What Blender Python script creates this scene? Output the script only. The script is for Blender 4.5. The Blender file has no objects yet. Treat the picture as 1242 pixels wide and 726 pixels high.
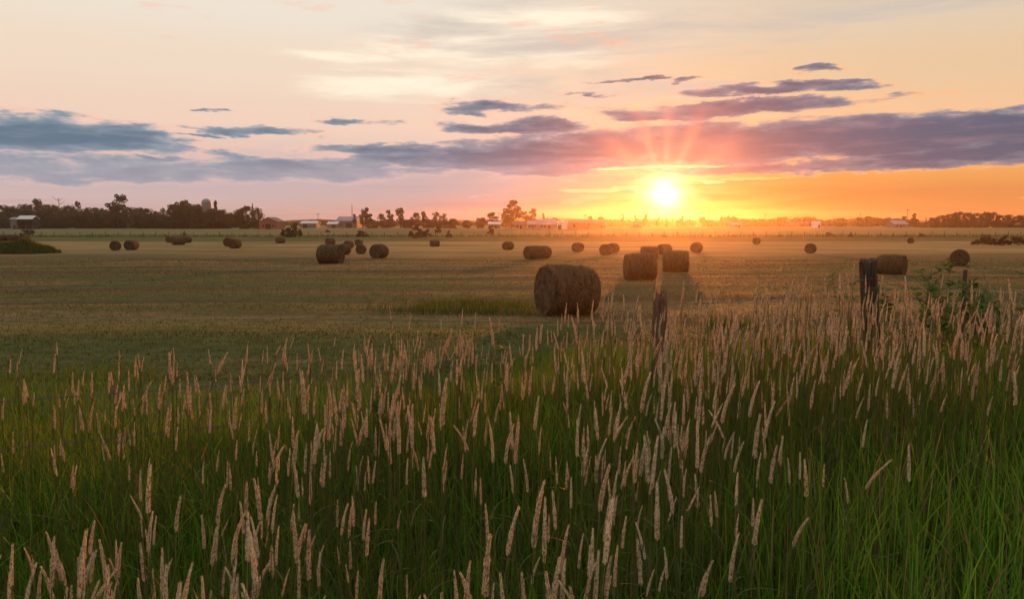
import bpy, math, random
import numpy as np
from mathutils import Vector, Matrix

random.seed(7)
rng = np.random.default_rng(11)
scene = bpy.context.scene
COL = scene.collection
CZ = 4.5                       # camera height above the zero level
F = 900.0                      # focal length in photograph pixels
PITCH = math.atan(93 / 900)
cp, sp = math.cos(PITCH), math.sin(PITCH)

# ------------------------------------------------------------------ helpers
def lin(r, g, b):
    f = lambda c: (c / 255 / 12.92) if c / 255 <= 0.04045 else ((c / 255 + 0.055) / 1.055) ** 2.4
    return (f(r), f(g), f(b), 1.0)

def ray(px, py):
    a, b = (px - 621) / F, (363 - py) / F
    return np.array([a, cp + b * sp, -sp + b * cp])      # forward y, up z

_pd = np.array([-80, -3, 0, 1.5, 2.5, 4.5, 5.5, 8, 12, 18.7, 27, 38, 55, 80, 110, 140, 180, 250, 400, 800, 1300, 1900, 4000.0])
_pz = np.array([-1.6, -1.6, -1.62, -1.7, -1.72, -1.62, -1.65, -1.88, -2.12, -2.35, -2.52, -2.7, -2.87, -3.25, -3.6, -3.75, -3.45, -3.1, -2.9, -2.9, -2.9, -2.9, -2.9])
def ground(x, y):
    """height of the ground (world z)"""
    x = np.asarray(x, float); y = np.asarray(y, float)
    z = np.zeros(np.broadcast(x, y).shape)
    for k in (-0.08, -0.04, 0, 0.04, 0.08):
        z = z + np.interp(y * (1 + k) + k, _pd, _pz) / 5
    near = np.clip((14 - y) / 8, 0, 1); near = near * near * (3 - 2 * near)
    z = z + 0.34 * np.tanh(0.1 * x / 0.34) * near
    fld = np.clip((y - 9) / 6, 0, 1) * np.clip((160 - y) / 30, 0, 1)
    z = z + fld * (0.035 * np.sin(y * 1.05 + 0.6 * np.sin(x * 0.11)) + 0.03 * np.sin(x * 0.35 + y * 0.2))
    return z + CZ
def gz(x, y):
    return float(ground(x, y))

def hit(px, py):
    r = ray(px, py); r = r / r[1]
    lo, prev = 1.0, None
    for d in np.geomspace(1.5, 1500, 700):
        if CZ + r[2] * d <= gz(r[0] * d, d):
            a, b = lo, d
            for _ in range(24):
                m = (a + b) / 2
                if CZ + r[2] * m <= gz(r[0] * m, m): b = m
                else: a = m
            return r[0] * b, b
        lo = d
    return r[0] * 600, 600.0
def at(px, py, d):
    r = ray(px, py); r = r / r[1]
    return Vector((r[0] * d, d, CZ + r[2] * d))

class MB:
    def __init__(self): self.v, self.f = [], []
    def box(self, x0, x1, y0, y1, z0, z1):
        n = len(self.v)
        self.v += [(x0,y0,z0),(x1,y0,z0),(x1,y1,z0),(x0,y1,z0),(x0,y0,z1),(x1,y0,z1),(x1,y1,z1),(x0,y1,z1)]
        self.f += [tuple(n+i for i in q) for q in ((3,2,1,0),(4,5,6,7),(0,1,5,4),(1,2,6,5),(2,3,7,6),(3,0,4,7))]
        return self
    def tube(self, pts, rad, n=6, cap=True):
        pts = [Vector(p) for p in pts]
        if not hasattr(rad, '__len__'): rad = [rad] * len(pts)
        b0 = len(self.v); up = Vector((0.13, 0.97, 0.2))
        for i, p in enumerate(pts):
            t = (pts[min(i+1, len(pts)-1)] - pts[max(i-1, 0)]).normalized()
            a = t.cross(up)
            if a.length < 1e-4: a = t.cross(Vector((1,0,0)))
            a.normalize(); b = t.cross(a)
            for k in range(n):
                th = 2*math.pi*k/n
                self.v.append(tuple(p + a*(rad[i]*math.cos(th)) + b*(rad[i]*math.sin(th))))
        for i in range(len(pts)-1):
            for k in range(n):
                k2 = (k+1) % n
                self.f.append((b0+i*n+k, b0+i*n+k2, b0+(i+1)*n+k2, b0+(i+1)*n+k))
        if cap:
            self.f.append(tuple(b0+k for k in range(n))[::-1])
            e = b0+(len(pts)-1)*n
            self.f.append(tuple(e+k for k in range(n)))
        return self
    def leaf(self, p, d, L, w, nrm=None, curl=0.25):
        """one pointed leaf from p along d"""
        p, d = Vector(p), Vector(d).normalized()
        s = d.cross(nrm if nrm is not None else Vector((random.gauss(0,1), random.gauss(0,1), random.gauss(0,1))))
        if s.length < 1e-4: s = d.cross(Vector((1,0.3,0.2)))
        s.normalize(); u = s.cross(d)
        n = len(self.v)
        for q in (p, p+d*L*.35+s*w*.5+u*L*curl*.1, p+d*L*.35-s*w*.5+u*L*curl*.1, p+d*L*.72+s*w*.34, p+d*L*.72-s*w*.34, p+d*L-u*L*curl*.4):
            self.v.append(tuple(q))
        self.f += [(n, n+1, n+2), (n+1, n+3, n+4, n+2), (n+3, n+5, n+4)]
        return self
    def mesh(self, name, mat, smooth=False):
        me = bpy.data.meshes.new(name)
        me.from_pydata(self.v, [], self.f); me.update()
        if mat: me.materials.append(mat)
        if smooth: me.polygons.foreach_set('use_smooth', [True]*len(me.polygons))
        return me
    def build(self, name, mat, parent=None, smooth=False, loc=(0,0,0)):
        return obj(name, self.mesh(name, mat, smooth), parent, loc)

def obj(name, me, parent=None, loc=(0,0,0), rz=0.0, scale=None):
    o = bpy.data.objects.new(name, me); COL.objects.link(o)
    o.location = loc; o.rotation_euler = (0, 0, rz)
    if scale is not None: o.scale = scale if hasattr(scale, '__len__') else (scale,)*3
    if parent is not None: o.parent = parent
    return o
def tag(o, label, cat, group=None):
    o['label'] = label; o['category'] = cat
    if group: o['group'] = group
    return o
def thing(name, label, cat, loc=(0,0,0), rz=0.0, group=None, scale=None):
    return tag(obj(name, None, None, loc, rz, scale), label, cat, group)
def kind(o, k): o['kind'] = k; return o

def np_mesh(name, V, quads=None, tris=None, mat=None, col=None, smooth=False):
    me = bpy.data.meshes.new(name)
    nq = 0 if quads is None else len(quads); nt = 0 if tris is None else len(tris)
    me.vertices.add(len(V)); me.vertices.foreach_set('co', np.ascontiguousarray(V, np.float32).ravel())
    loops = np.concatenate([x.ravel() for x in (quads, tris) if x is not None]).astype(np.int32)
    me.loops.add(len(loops)); me.loops.foreach_set('vertex_index', loops)
    me.polygons.add(nq+nt)
    start = np.concatenate([np.arange(nq)*4, nq*4+np.arange(nt)*3]).astype(np.int32)
    me.polygons.foreach_set('loop_start', start)
    me.update(calc_edges=True)
    if col is not None:
        a = me.color_attributes.new('tint', 'FLOAT_COLOR', 'POINT')
        c = np.ones((len(V), 4), np.float32); c[:, :3] = col
        a.data.foreach_set('color', c.ravel())
    if smooth: me.polygons.foreach_set('use_smooth', np.ones(nq+nt, bool))
    if mat: me.materials.append(mat)
    return me

# ------------------------------------------------------------------ node helpers
class NT:
    def __init__(self, tree): self.t = tree; tree.nodes.clear()
    def n(self, typ, **kw):
        x = self.t.nodes.new(typ)
        for k, v in kw.items(): setattr(x, k, v)
        return x
    def link(self, a, b): self.t.links.new(a, b)
    def math(self, op, a, b=None, c=None, clamp=False):
        x = self.n('ShaderNodeMath', operation=op, use_clamp=clamp)
        for i, s in enumerate((a, b, c)):
            if s is None: continue
            if isinstance(s, S): self.link(s.s, x.inputs[i])
            else: x.inputs[i].default_value = float(s)
        return S(self, x.outputs[0])
    def mix(self, f, a, b, blend='MIX', clampf=True):
        x = self.n('ShaderNodeMix', data_type='RGBA', blend_type=blend, clamp_factor=clampf)
        for sock, s in ((x.inputs[0], f), (x.inputs[6], a), (x.inputs[7], b)):
            if isinstance(s, S): self.link(s.s, sock)
            else: sock.default_value = s
        return S(self, x.outputs[2])
    def smooth(self, x, a, b):
        m = self.n('ShaderNodeMapRange', interpolation_type='SMOOTHSTEP')
        self.link(x.s, m.inputs[0]); m.inputs[1].default_value = a; m.inputs[2].default_value = b
        return S(self, m.outputs[0])
    def vec(self, x, y, z=0.0):
        c = self.n('ShaderNodeCombineXYZ')
        for i, s in enumerate((x, y, z)):
            if isinstance(s, S): self.link(s.s, c.inputs[i])
            else: c.inputs[i].default_value = s
        return S(self, c.outputs[0])
    def noise(self, vec, scale=1.0, detail=4, rough=0.55, dist=0.0):
        x = self.n('ShaderNodeTexNoise')
        if vec is not None: self.link(vec.s, x.inputs['Vector'])
        x.inputs['Scale'].default_value = scale; x.inputs['Detail'].default_value = detail
        x.inputs['Roughness'].default_value = rough; x.inputs['Distortion'].default_value = dist
        return S(self, x.outputs[0])
    def ramp(self, fac, stops, interp='EASE'):
        r = self.n('ShaderNodeValToRGB'); r.color_ramp.interpolation = interp
        e = r.color_ramp.elements
        while len(e) < len(stops): e.new(0.5)
        for k, (p, c) in enumerate(stops): e[k].position = p; e[k].color = c
        self.link(fac.s, r.inputs[0])
        return S(self, r.outputs[0])
class S:
    def __init__(self, nt, s): self.nt, self.s = nt, s
    def __add__(self, o): return self.nt.math('ADD', self, o)
    def __radd__(self, o): return self.nt.math('ADD', o, self)
    def __sub__(self, o): return self.nt.math('SUBTRACT', self, o)
    def __rsub__(self, o): return self.nt.math('SUBTRACT', o, self)
    def __mul__(self, o): return self.nt.math('MULTIPLY', self, o)
    def __rmul__(self, o): return self.nt.math('MULTIPLY', o, self)
    def __truediv__(self, o): return self.nt.math('DIVIDE', self, o)
    def max(self, o): return self.nt.math('MAXIMUM', self, o)
    def min(self, o): return self.nt.math('MINIMUM', self, o)
    def exp(self): return self.nt.math('EXPONENT', self)
    def sqrt(self): return self.nt.math('SQRT', self)
    def clamp(self): return self.nt.math('ADD', self, 0.0, clamp=True)

def new_mat(name):
    m = bpy.data.materials.new(name); m.use_nodes = True
    return m, NT(m.node_tree)
def finish(nt, shader, disp=None):
    o = nt.n('ShaderNodeOutputMaterial'); nt.link(shader, o.inputs[0])
    if disp is not None: nt.link(disp, o.inputs[2])
def principled(nt, color, rough=0.9, bump=None, bstr=0.3, bdist=0.02, spec=0.2):
    p = nt.n('ShaderNodeBsdfPrincipled')
    if isinstance(color, S): nt.link(color.s, p.inputs['Base Color'])
    else: p.inputs['Base Color'].default_value = color
    p.inputs['Roughness'].default_value = rough
    p.inputs['Specular IOR Level'].default_value = spec
    if bump is not None:
        b = nt.n('ShaderNodeBump'); b.inputs['Strength'].default_value = bstr; b.inputs['Distance'].default_value = bdist
        nt.link(bump.s, b.inputs['Height']); nt.link(b.outputs[0], p.inputs['Normal'])
    return p
def pos_xyz(nt, objspace=False):
    if objspace: v = nt.n('ShaderNodeTexCoord').outputs['Object']
    else: v = nt.n('ShaderNodeNewGeometry').outputs['Position']
    s = nt.n('ShaderNodeSeparateXYZ'); nt.link(v, s.inputs[0])
    return S(nt, v), S(nt, s.outputs[0]), S(nt, s.outputs[1]), S(nt, s.outputs[2])

def noisy_mat(name, c1, c2, scale=8, rough=0.9, bstr=0.3, bdist=0.02, objspace=True, sx=1, sy=1, sz=1, spec=0.2):
    m, nt = new_mat(name)
    v, x, y, z = pos_xyz(nt, objspace)
    n = nt.noise(nt.vec(x*sx, y*sy, z*sz), scale, 5, 0.6)
    c = nt.mix(nt.smooth(n, 0.3, 0.7), c1, c2)
    finish(nt, principled(nt, c, rough, n, bstr, bdist, spec).outputs[0]); return m

def leaf_mat(name, c1, c2, trans=0.35, attr=False, scale=3.0, rough=0.6, spec=0.25, tcol=None):
    """thin plant surface: diffuse and transmitted light"""
    m, nt = new_mat(name)
    if attr:
        a = nt.n('ShaderNodeAttribute', attribute_name='tint'); c = S(nt, a.outputs['Color'])
    else:
        v, x, y, z = pos_xyz(nt)
        n = nt.noise(v, scale, 3, 0.6)
        c = nt.mix(nt.smooth(n, 0.3, 0.7), c1, c2)
    p = principled(nt, c, rough, spec=spec)
    t = nt.n('ShaderNodeBsdfTranslucent')
    tc = nt.mix(1.0, c, tcol or (1.25, 1.2, 0.8, 1), 'MULTIPLY')
    nt.link(tc.s, t.inputs[0])
    mx = nt.n('ShaderNodeMixShader'); mx.inputs[0].default_value = trans
    nt.link(p.outputs[0], mx.inputs[1]); nt.link(t.outputs[0], mx.inputs[2])
    finish(nt, mx.outputs[0]); return m

# ------------------------------------------------------------------ sun direction
SUN_PX, SUN_PY = 807, 236
sr = ray(SUN_PX, SUN_PY)
SUN_AZ = math.atan2(sr[0], sr[1]); SUN_TE = sr[2] / math.hypot(sr[0], sr[1]); SUN_EL = math.atan(SUN_TE)

# ------------------------------------------------------------------ sky
def uv(px, py):
    r = ray(px, py); h = math.hypot(r[0], r[1])
    return math.atan2(r[0], r[1]) * F, r[2] / h * F
world = bpy.data.worlds.new('World'); scene.world = world; world.use_nodes = True
def make_sky():
    nt = NT(world.node_tree)
    tc = nt.n('ShaderNodeTexCoord'); sep = nt.n('ShaderNodeSeparateXYZ'); nt.link(tc.outputs['Generated'], sep.inputs[0])
    x, y, z = (S(nt, sep.outputs[i]) for i in range(3))
    r = (x*x + y*y).sqrt().max(1e-4)
    u = nt.math('ARCTAN2', x, y) * F
    v = (z / r) * F
    # broad gradient: cool pink and cream away from the sun, amber on its side
    fv = (v / 320.0).clamp()
    away = nt.ramp(fv, [(0, lin(203,174,170)), (.10, lin(218,190,186)), (.2, lin(216,190,184)), (.36, lin(242,211,190)), (.55, lin(241,219,197)), (.75, lin(239,227,211)), (1, lin(237,232,223))])
    sunny = nt.ramp(fv, [(0, lin(244,138,82)), (.07, lin(247,158,90)), (.2, lin(250,176,100)), (.36, lin(242,198,156)), (.5, lin(233,200,162)), (.7, lin(227,206,180)), (1, lin(217,209,197))])
    warp = nt.noise(nt.vec(u*0.004, v*0.012), 1.0, 3) - 0.5
    side = nt.smooth(u + warp*160.0, -120.0, 330.0)
    base = nt.mix(side, away, sunny)
    # colour bands low down
    band = nt.noise(nt.vec(u*0.0035, v*0.075, 3.0), 1.0, 4, 0.55, 0.3)
    low = 1.0 - nt.smooth(v, 30.0, 90.0)
    base = nt.mix(nt.smooth(band, .5, .68)*low*0.45, base, nt.mix(side, lin(196,164,170), lin(244,150,95)))
    # high bright cirrus
    cw = nt.noise(nt.vec(u*0.007, v*0.05, 61.0), 1.0, 5, 0.6) - 0.5
    def blob(px, py, rx, ry):
        cu, cv = uv(px, py)
        a, b = (u + cw*130.0 - cu) * (1/rx), (v + cw*20.0 - cv) * (1/ry)
        return 1.0 - (a*a + b*b)
    ci = nt.noise(nt.vec(u*0.006 + v*0.004, v*0.045, 9.0), 1.0, 6, 0.6, 0.5)
    cim = None
    for b in ((560,60,190,34), (640,22,190,28), (500,104,180,36), (420,70,120,10), (680,70,120,20)):
        m = blob(*b).max(0.0); cim = m if cim is None else cim.max(m)
    base = nt.mix(nt.smooth(ci*0.95 + cim*0.34, .56, .92)*nt.smooth(cim, 0, .9), base, (1.05, 0.93, 0.73, 1))
    grey = nt.noise(nt.vec(u*0.004, v*0.03, 21.0), 1.0, 5, 0.6, 0.4)
    gm = blob(740,55,330,75).max(blob(860,25,380,50)).max(0.0)
    base = nt.mix(nt.smooth(grey, .42, .7)*nt.smooth(gm, 0, .6)*0.8, base, lin(204,194,184))
    # the sun's glare in thin cloud
    su, sv = uv(SUN_PX, SUN_PY)
    du, dv = u - su, v - sv
    dist = (du*du + dv*dv*1.2).sqrt()
    distw = (du*du*0.30 + dv*dv*1.6).sqrt()
    wide = ((distw*(-1/60.0))).exp()
    gl = nt.noise(nt.vec(u*0.009, v*0.11, 5.0), 1.0, 4, 0.5, 0.6)
    base = nt.mix((wide*0.16*(0.6 + gl*0.8)).clamp(), base, (1.0, 0.40, 0.08, 1))
    wide2 = ((distw*(-1/34.0))).exp()
    base = nt.mix((wide2*1.5*nt.smooth(gl, .40, .60)).clamp(), base, (1.1, 0.74, 0.26, 1))
    # low sky about the sun coloured darker to offset the glow the haze adds
    dim = 1.0 - ((distw*(-1/150.0))).exp()*0.70*(1.0 - nt.smooth(v, 25.0, 80.0))
    base = nt.mix(1.0, base, nt.vec(dim, dim, dim), 'MULTIPLY')
    # clouds
    w1 = nt.noise(nt.vec(u*0.011, v*0.05, 31.0), 1.0, 5, 0.6) - 0.5
    w2 = nt.noise(nt.vec(u*0.011, v*0.05, 47.0), 1.0, 5, 0.6) - 0.5
    u0, v0 = u, v
    uw, vw = u + w1*150.0, v + w2*34.0 + w1*8.0
    def blobw(px, py, rx, ry):
        cu, cv = uv(px, py)
        a, b = (uw - cu) * (1/rx), (vw - cv) * (1/ry)
        b = b.max(b*-1.25)                       # flatter bases than tops
        return 1.0 - (a*a + b*b)
    nz = nt.noise(nt.vec(u*0.008, v*0.042, 1.7), 1.0, 7, 0.58, 0.25) - 0.5
    nz2 = nt.noise(nt.vec(u*0.03, v*0.11, 4.7), 1.0, 5, 0.6) - 0.5
    CL = [(40,165,150,23,1.2),(165,164,60,8,.9),(90,206,270,17,1.0),(330,204,190,16,1.0),(205,191,44,4,.8),(255,136,18,3,.9),(310,158,76,7,.95),
          (252,164,46,3,.8),(432,148,38,4,.7),(430,181,120,9,1.),(570,193,190,16,1.1),(598,132,80,11,1.05),(628,154,104,9,1.05),
          (885,132,190,11,1.2),(965,106,110,7,1.05),(800,141,80,8,.9),(835,97,18,5,.7),(757,97,40,2.5,.7),(990,86,28,3,.55),(710,115,34,2,.5),
          (940,172,350,28,1.4),(1170,155,150,21,1.25),(830,184,250,23,1.3),(1200,184,170,16,1.25),(690,183,190,19,1.2),(1010,202,200,10,1.15),(690,203,130,10,.95),(1185,132,16,2.5,.7),(1270,165,90,22,1.2)]
    cm = None
    for (px, py, rx, ry, w) in CL:
        m = (blobw(px, py, rx, ry).max(-1.6)) * w
        cm = m if cm is None else cm.max(m)
    dens = cm*1.15 + 0.10 + nz*3.6 + nz2*1.7
    alpha = nt.smooth(dens, 0.0, 0.75)
    thick = nt.smooth(dens, 0.25, 1.5)
    ccol = nt.mix(nt.smooth(u, -350.0, 150.0), nt.mix(thick, lin(140,158,174), lin(86,116,138)), nt.mix(thick, lin(142,146,158), lin(72,92,120)))
    pinkish = ((dist*(-1/42.0))).exp()
    ccol = nt.mix((pinkish*1.1).clamp(), ccol, lin(236,132,112))
    tex = nt.noise(nt.vec(u*0.012, v*0.09, 8.0), 1.0, 5, 0.6)
    ccol = nt.mix(nt.smooth(tex, .45, .75)*0.35, ccol, nt.mix(side, lin(170,172,182), lin(172,140,148)))
    # thin lit lips where a bank is sparse
    lip = nt.smooth(dens, -0.5, 0.05) * (1.0 - alpha)
    base = nt.mix(lip*0.5, base, nt.mix(side, lin(250,200,180), lin(255,190,140)))
    sky = nt.mix(alpha*0.95, base, ccol)
    # lower pale lilac bank under the clouds on the far side
    lil = nt.smooth(v, 95.0, 60.0) if False else (1.0 - nt.smooth(v, 55.0, 85.0)) * nt.smooth(v, 15.0, 45.0)
    sky = nt.mix(lil*(1.0-side)*0.5, sky, lin(188,176,184))
    # burning gaps just over the sun
    for (px, py, rx, ry, g) in ((770,203,42,2.6,1.0),(830,201,60,2.2,.8),(850,222,22,3,.7),(735,229,60,2.2,.4),(905,218,45,2,.35)):
        m = (blob(px, py, rx, ry) + nz2*2.2 + nz*0.8)
        sky = nt.mix(nt.smooth(m, 0.0, 0.6)*g, sky, (1.5, 0.95, 0.42, 1))
    # soft beams painted over the cloud above the sun, in place of its starburst
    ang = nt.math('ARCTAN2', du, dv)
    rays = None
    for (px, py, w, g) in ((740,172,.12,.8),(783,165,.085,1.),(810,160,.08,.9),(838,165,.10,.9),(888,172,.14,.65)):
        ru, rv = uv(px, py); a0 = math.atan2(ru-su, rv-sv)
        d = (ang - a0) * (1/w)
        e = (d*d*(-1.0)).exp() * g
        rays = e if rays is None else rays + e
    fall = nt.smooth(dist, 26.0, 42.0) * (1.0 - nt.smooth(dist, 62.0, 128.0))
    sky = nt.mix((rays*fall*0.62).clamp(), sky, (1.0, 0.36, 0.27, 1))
    core = (dist*(1.0 + nz2*1.3)*(-1/11.5)).exp()
    sky = nt.mix(core*14.0, sky, (1.0, 0.93, 0.70, 1), 'ADD', False) if False else nt.mix(1.0, sky, nt.mix(core, (0,0,0,1), (8.0, 5.2, 2.2, 1)), 'ADD')
    # faint physical sky above the part that is banked with cloud
    ns = nt.n('ShaderNodeTexSky', sky_type='NISHITA', sun_disc=False)
    ns.sun_elevation = SUN_EL; ns.sun_rotation = SUN_AZ; ns.altitude = 100; ns.air_density = 1.2; ns.dust_density = 2.0
    k = nt.mix(1.0, S(nt, ns.outputs[0]), (0.9, 0.9, 0.9, 1), 'MULTIPLY')
    # only the half of the sky about the sun is as bright as seen; it dims towards the other side
    dimm = nt.smooth(nt.math('COSINE', u*(1/F) - SUN_AZ), -0.9, 0.75)*0.25 + 0.75
    sky = nt.mix(1.0, sky, nt.vec(dimm, dimm, dimm), 'MULTIPLY')
    upper = nt.smooth(v, 330.0, 900.0)
    dome = nt.mix(1.0, nt.mix(1.0, k, (0.09,0.09,0.09,1), 'MULTIPLY'), lin(208,209,211), 'ADD')  # even pale fill added to the upper sky to brighten the foreground
    sky = nt.mix(upper, sky, dome)
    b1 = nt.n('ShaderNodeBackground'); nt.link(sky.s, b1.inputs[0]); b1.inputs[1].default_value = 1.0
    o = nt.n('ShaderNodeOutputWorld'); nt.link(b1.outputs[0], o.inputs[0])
make_sky()
world.cycles.sampling_method = 'MANUAL'; world.cycles.sample_map_resolution = 1024

sun = bpy.data.lights.new('sun', 'SUN'); sun.energy = 5.0; sun.angle = math.radians(0.5); sun.color = (1.0, 0.28, 0.055)
so = bpy.data.objects.new('sun', sun); COL.objects.link(so)
sd = Vector((math.sin(SUN_AZ)*math.cos(SUN_EL), math.cos(SUN_AZ)*math.cos(SUN_EL), math.sin(SUN_EL)))
so.rotation_euler = sd.to_track_quat('Z', 'Y').to_euler(); so.location = (60, 300, 60)

# ------------------------------------------------------------------ camera
cam = bpy.data.cameras.new('camera'); cam.sensor_width = 36; cam.lens = F / 1242 * 36; cam.clip_end = 6000; cam.clip_start = 0.05
co = bpy.data.objects.new('camera', cam); COL.objects.link(co)
co.location = (0, 0, CZ); co.rotation_euler = (math.pi/2 - PITCH, 0, 0)
scene.camera = co

# ------------------------------------------------------------------ materials
def ground_material():
    m, nt = new_mat('field_ground')
    v, x, y, z = pos_xyz(nt)
    swath = nt.noise(nt.vec(x*0.035, y*0.42), 1.0, 5, 0.6, 0.4)
    fine = nt.noise(nt.vec(x*1.6, y*3.2), 1.0, 6, 0.65)
    patch = nt.noise(nt.vec(x*0.05, y*0.09, 4.0), 1.0, 4, 0.55)
    straw = nt.mix(nt.smooth(fine, .3, .7), (0.10,0.068,0.026,1), (0.20,0.138,0.056,1))
    green = nt.mix(nt.smooth(fine, .3, .7), (0.052,0.056,0.016,1), (0.095,0.092,0.030,1))
    brown = nt.mix(nt.smooth(fine, .3, .7), (0.045,0.031,0.017,1), (0.095,0.060,0.033,1))
    c = nt.mix(nt.smooth(swath + (patch-.5)*1.1, .46, .58), green, straw)
    c = nt.mix(nt.smooth(nt.noise(nt.vec(x*0.03, y*0.36, 7.0), 1.0, 5, 0.6, 0.4), .52, .60)*0.85, c, brown)
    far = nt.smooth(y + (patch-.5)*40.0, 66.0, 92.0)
    gold = nt.mix(nt.smooth(nt.noise(nt.vec(x*0.04, y*0.26, 2.0), 1.0, 5, .65), .38, .62), (0.125,0.092,0.032,1), (0.27,0.185,0.07,1))  # golden tone also carries the far stubble's grazing sheen and haze glow
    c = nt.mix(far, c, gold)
    strip = nt.smooth(y + (patch-.5)*14.0, 143.0, 150.0)
    gg = nt.mix(nt.smooth(nt.noise(nt.vec(x*0.04, y*0.1, 2.0), 1.0, 4), .35, .65), (0.055,0.066,0.018,1), (0.085,0.092,0.026,1))
    c = nt.mix(strip, c, gg)
    crop = nt.smooth(y + (patch-.5)*6.0, 186.0, 194.0)
    cg = nt.mix(nt.smooth(nt.noise(nt.vec(x*0.012, y*0.05, 2.0), 1.0, 4), .35, .65), (0.10,0.105,0.036,1), (0.16,0.145,0.06,1))
    c = nt.mix(crop, c, cg)
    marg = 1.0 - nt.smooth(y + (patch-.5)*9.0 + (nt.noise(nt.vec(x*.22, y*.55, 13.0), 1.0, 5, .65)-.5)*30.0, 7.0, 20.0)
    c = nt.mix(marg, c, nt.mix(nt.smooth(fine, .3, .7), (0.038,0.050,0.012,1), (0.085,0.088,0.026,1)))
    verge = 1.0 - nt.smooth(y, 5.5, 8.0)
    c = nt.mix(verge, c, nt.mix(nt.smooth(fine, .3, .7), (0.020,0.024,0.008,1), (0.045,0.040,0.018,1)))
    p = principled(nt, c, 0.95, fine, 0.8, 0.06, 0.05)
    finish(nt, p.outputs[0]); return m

M = {}
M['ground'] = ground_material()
M['blade'] = leaf_mat('grass_blade', None, None, 0.42, attr=True, rough=0.6, spec=0.10)
M['stubble'] = leaf_mat('stubble_straw', None, None, 0.3, attr=True, rough=0.8, spec=0.1)
def head_material():
    m, nt = new_mat('seed_head')
    v, x, y, z = pos_xyz(nt)
    oi = nt.n('ShaderNodeObjectInfo'); rnd = S(nt, oi.outputs['Random'])
    grain = nt.noise(v, 130.0, 3, 0.6); each = nt.noise(nt.vec(x, y, 0.0), 11.0, 2, 0.5)
    c = nt.mix(nt.smooth(grain, .36, .64), (0.26,0.18,0.105,1), (0.72,0.59,0.41,1))
    k = (rnd*0.5 + nt.smooth(each, .3, .7)*0.5)
    c = nt.mix(1.0, c, nt.mix(k, (0.72,0.64,0.58,1), (1.12,1.10,1.06,1)), 'MULTIPLY')
    p = principled(nt, c, 0.8, grain, 0.6, 0.002, 0.1)
    t = nt.n('ShaderNodeBsdfTranslucent'); nt.link(nt.mix(1.0, c, (1.2,1.05,0.85,1), 'MULTIPLY').s, t.inputs[0])
    mx = nt.n('ShaderNodeMixShader'); mx.inputs[0].default_value = 0.42
    nt.link(p.outputs[0], mx.inputs[1]); nt.link(t.outputs[0], mx.inputs[2]); finish(nt, mx.outputs[0]); M['head'] = m
head_material()
M['awn'] = leaf_mat('seed_awn', (0.76,0.66,0.47,1), (0.88,0.81,0.64,1), 0.52, scale=60.0, rough=0.7, spec=0.15, tcol=(1.0,0.95,0.85,1))
M['stem'] = leaf_mat('grass_stem', (0.085,0.105,0.028,1), (0.15,0.15,0.05,1), 0.3, scale=5.0, spec=0.05)
M['stalk_leaf'] = leaf_mat('stalk_leaf', (0.055,0.09,0.018,1), (0.10,0.13,0.03,1), 0.42, scale=9.0)
M['weed'] = leaf_mat('weed_leaf', (0.040,0.085,0.013,1), (0.080,0.13,0.024,1), 0.40, scale=20.0, spec=0.1)
M['foliage'] = leaf_mat('tree_foliage', (0.032,0.045,0.018,1), (0.062,0.074,0.028,1), 0.12, scale=0.35, spec=0.08)
M['foliage_dark'] = leaf_mat('dark_foliage', (0.026,0.036,0.017,1), (0.046,0.056,0.024,1), 0.12, scale=0.35, spec=0.08)
M['bark'] = noisy_mat('bark', (0.045,0.034,0.026,1), (0.10,0.08,0.06,1), 6)
M['post'] = noisy_mat('weathered_post', (0.026,0.017,0.012,1), (0.10,0.066,0.045,1), 16, 0.9, 0.9, 0.012, True, 3, 3, 0.25)
M['split'] = noisy_mat('split_post', (0.085,0.045,0.028,1), (0.24,0.13,0.08,1), 16, 0.9, 0.9, 0.012, True, 3, 3, 0.2)
M['steel'] = noisy_mat('rusty_steel', (0.06,0.035,0.025,1), (0.12,0.08,0.06,1), 20, 0.6, 0.2, 0.004)
M['wire'] = noisy_mat('fence_wire', (0.06,0.05,0.045,1), (0.13,0.11,0.10,1), 30, 0.5, 0.1, 0.001)
M['red_wall'] = noisy_mat('red_boards', (0.21,0.075,0.06,1), (0.29,0.11,0.09,1), 3, 0.85, 0.2, 0.02, True, 1, 1, .1)
M['white_wall'] = noisy_mat('white_boards', (0.66,0.64,0.60,1), (0.76,0.74,0.70,1), 2, 0.6)
M['brick_wall'] = noisy_mat('brick_boards', (0.26,0.12,0.085,1), (0.34,0.17,0.12,1), 2, 0.85)
M['grey_wall'] = noisy_mat('grey_boards', (0.13,0.11,0.105,1), (0.20,0.175,0.17,1), 2, 0.8)
M['grey_roof'] = noisy_mat('grey_roof', (0.20,0.18,0.19,1), (0.28,0.25,0.26,1), 2, 0.6)
M['dark_roof'] = noisy_mat('dark_roof', (0.09,0.075,0.075,1), (0.14,0.11,0.11,1), 2, 0.8)
M['white_roof'] = noisy_mat('pale_metal_roof', (0.52,0.51,0.50,1), (0.62,0.61,0.60,1), 2, 0.75, 0.05, 0.01, spec=0.2)
M['opening'] = noisy_mat('dark_opening', (0.02,0.018,0.016,1), (0.035,0.03,0.028,1), 2, 0.7)
M['silo'] = noisy_mat('silo_concrete', (0.17,0.175,0.18,1), (0.26,0.265,0.27,1), 1, 0.7)
M['silo_dome'] = noisy_mat('silo_dome_metal', (0.13,0.14,0.15,1), (0.22,0.23,0.245,1), 1, 0.4, spec=0.5)
M['pole'] = noisy_mat('pole_wood', (0.06,0.05,0.045,1), (0.12,0.10,0.085,1), 3)
M['hill'] = noisy_mat('wooded_hill', (0.035,0.045,0.025,1), (0.065,0.07,0.035,1), 0.05, 1.0, 0.5, 3.0, False)

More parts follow.
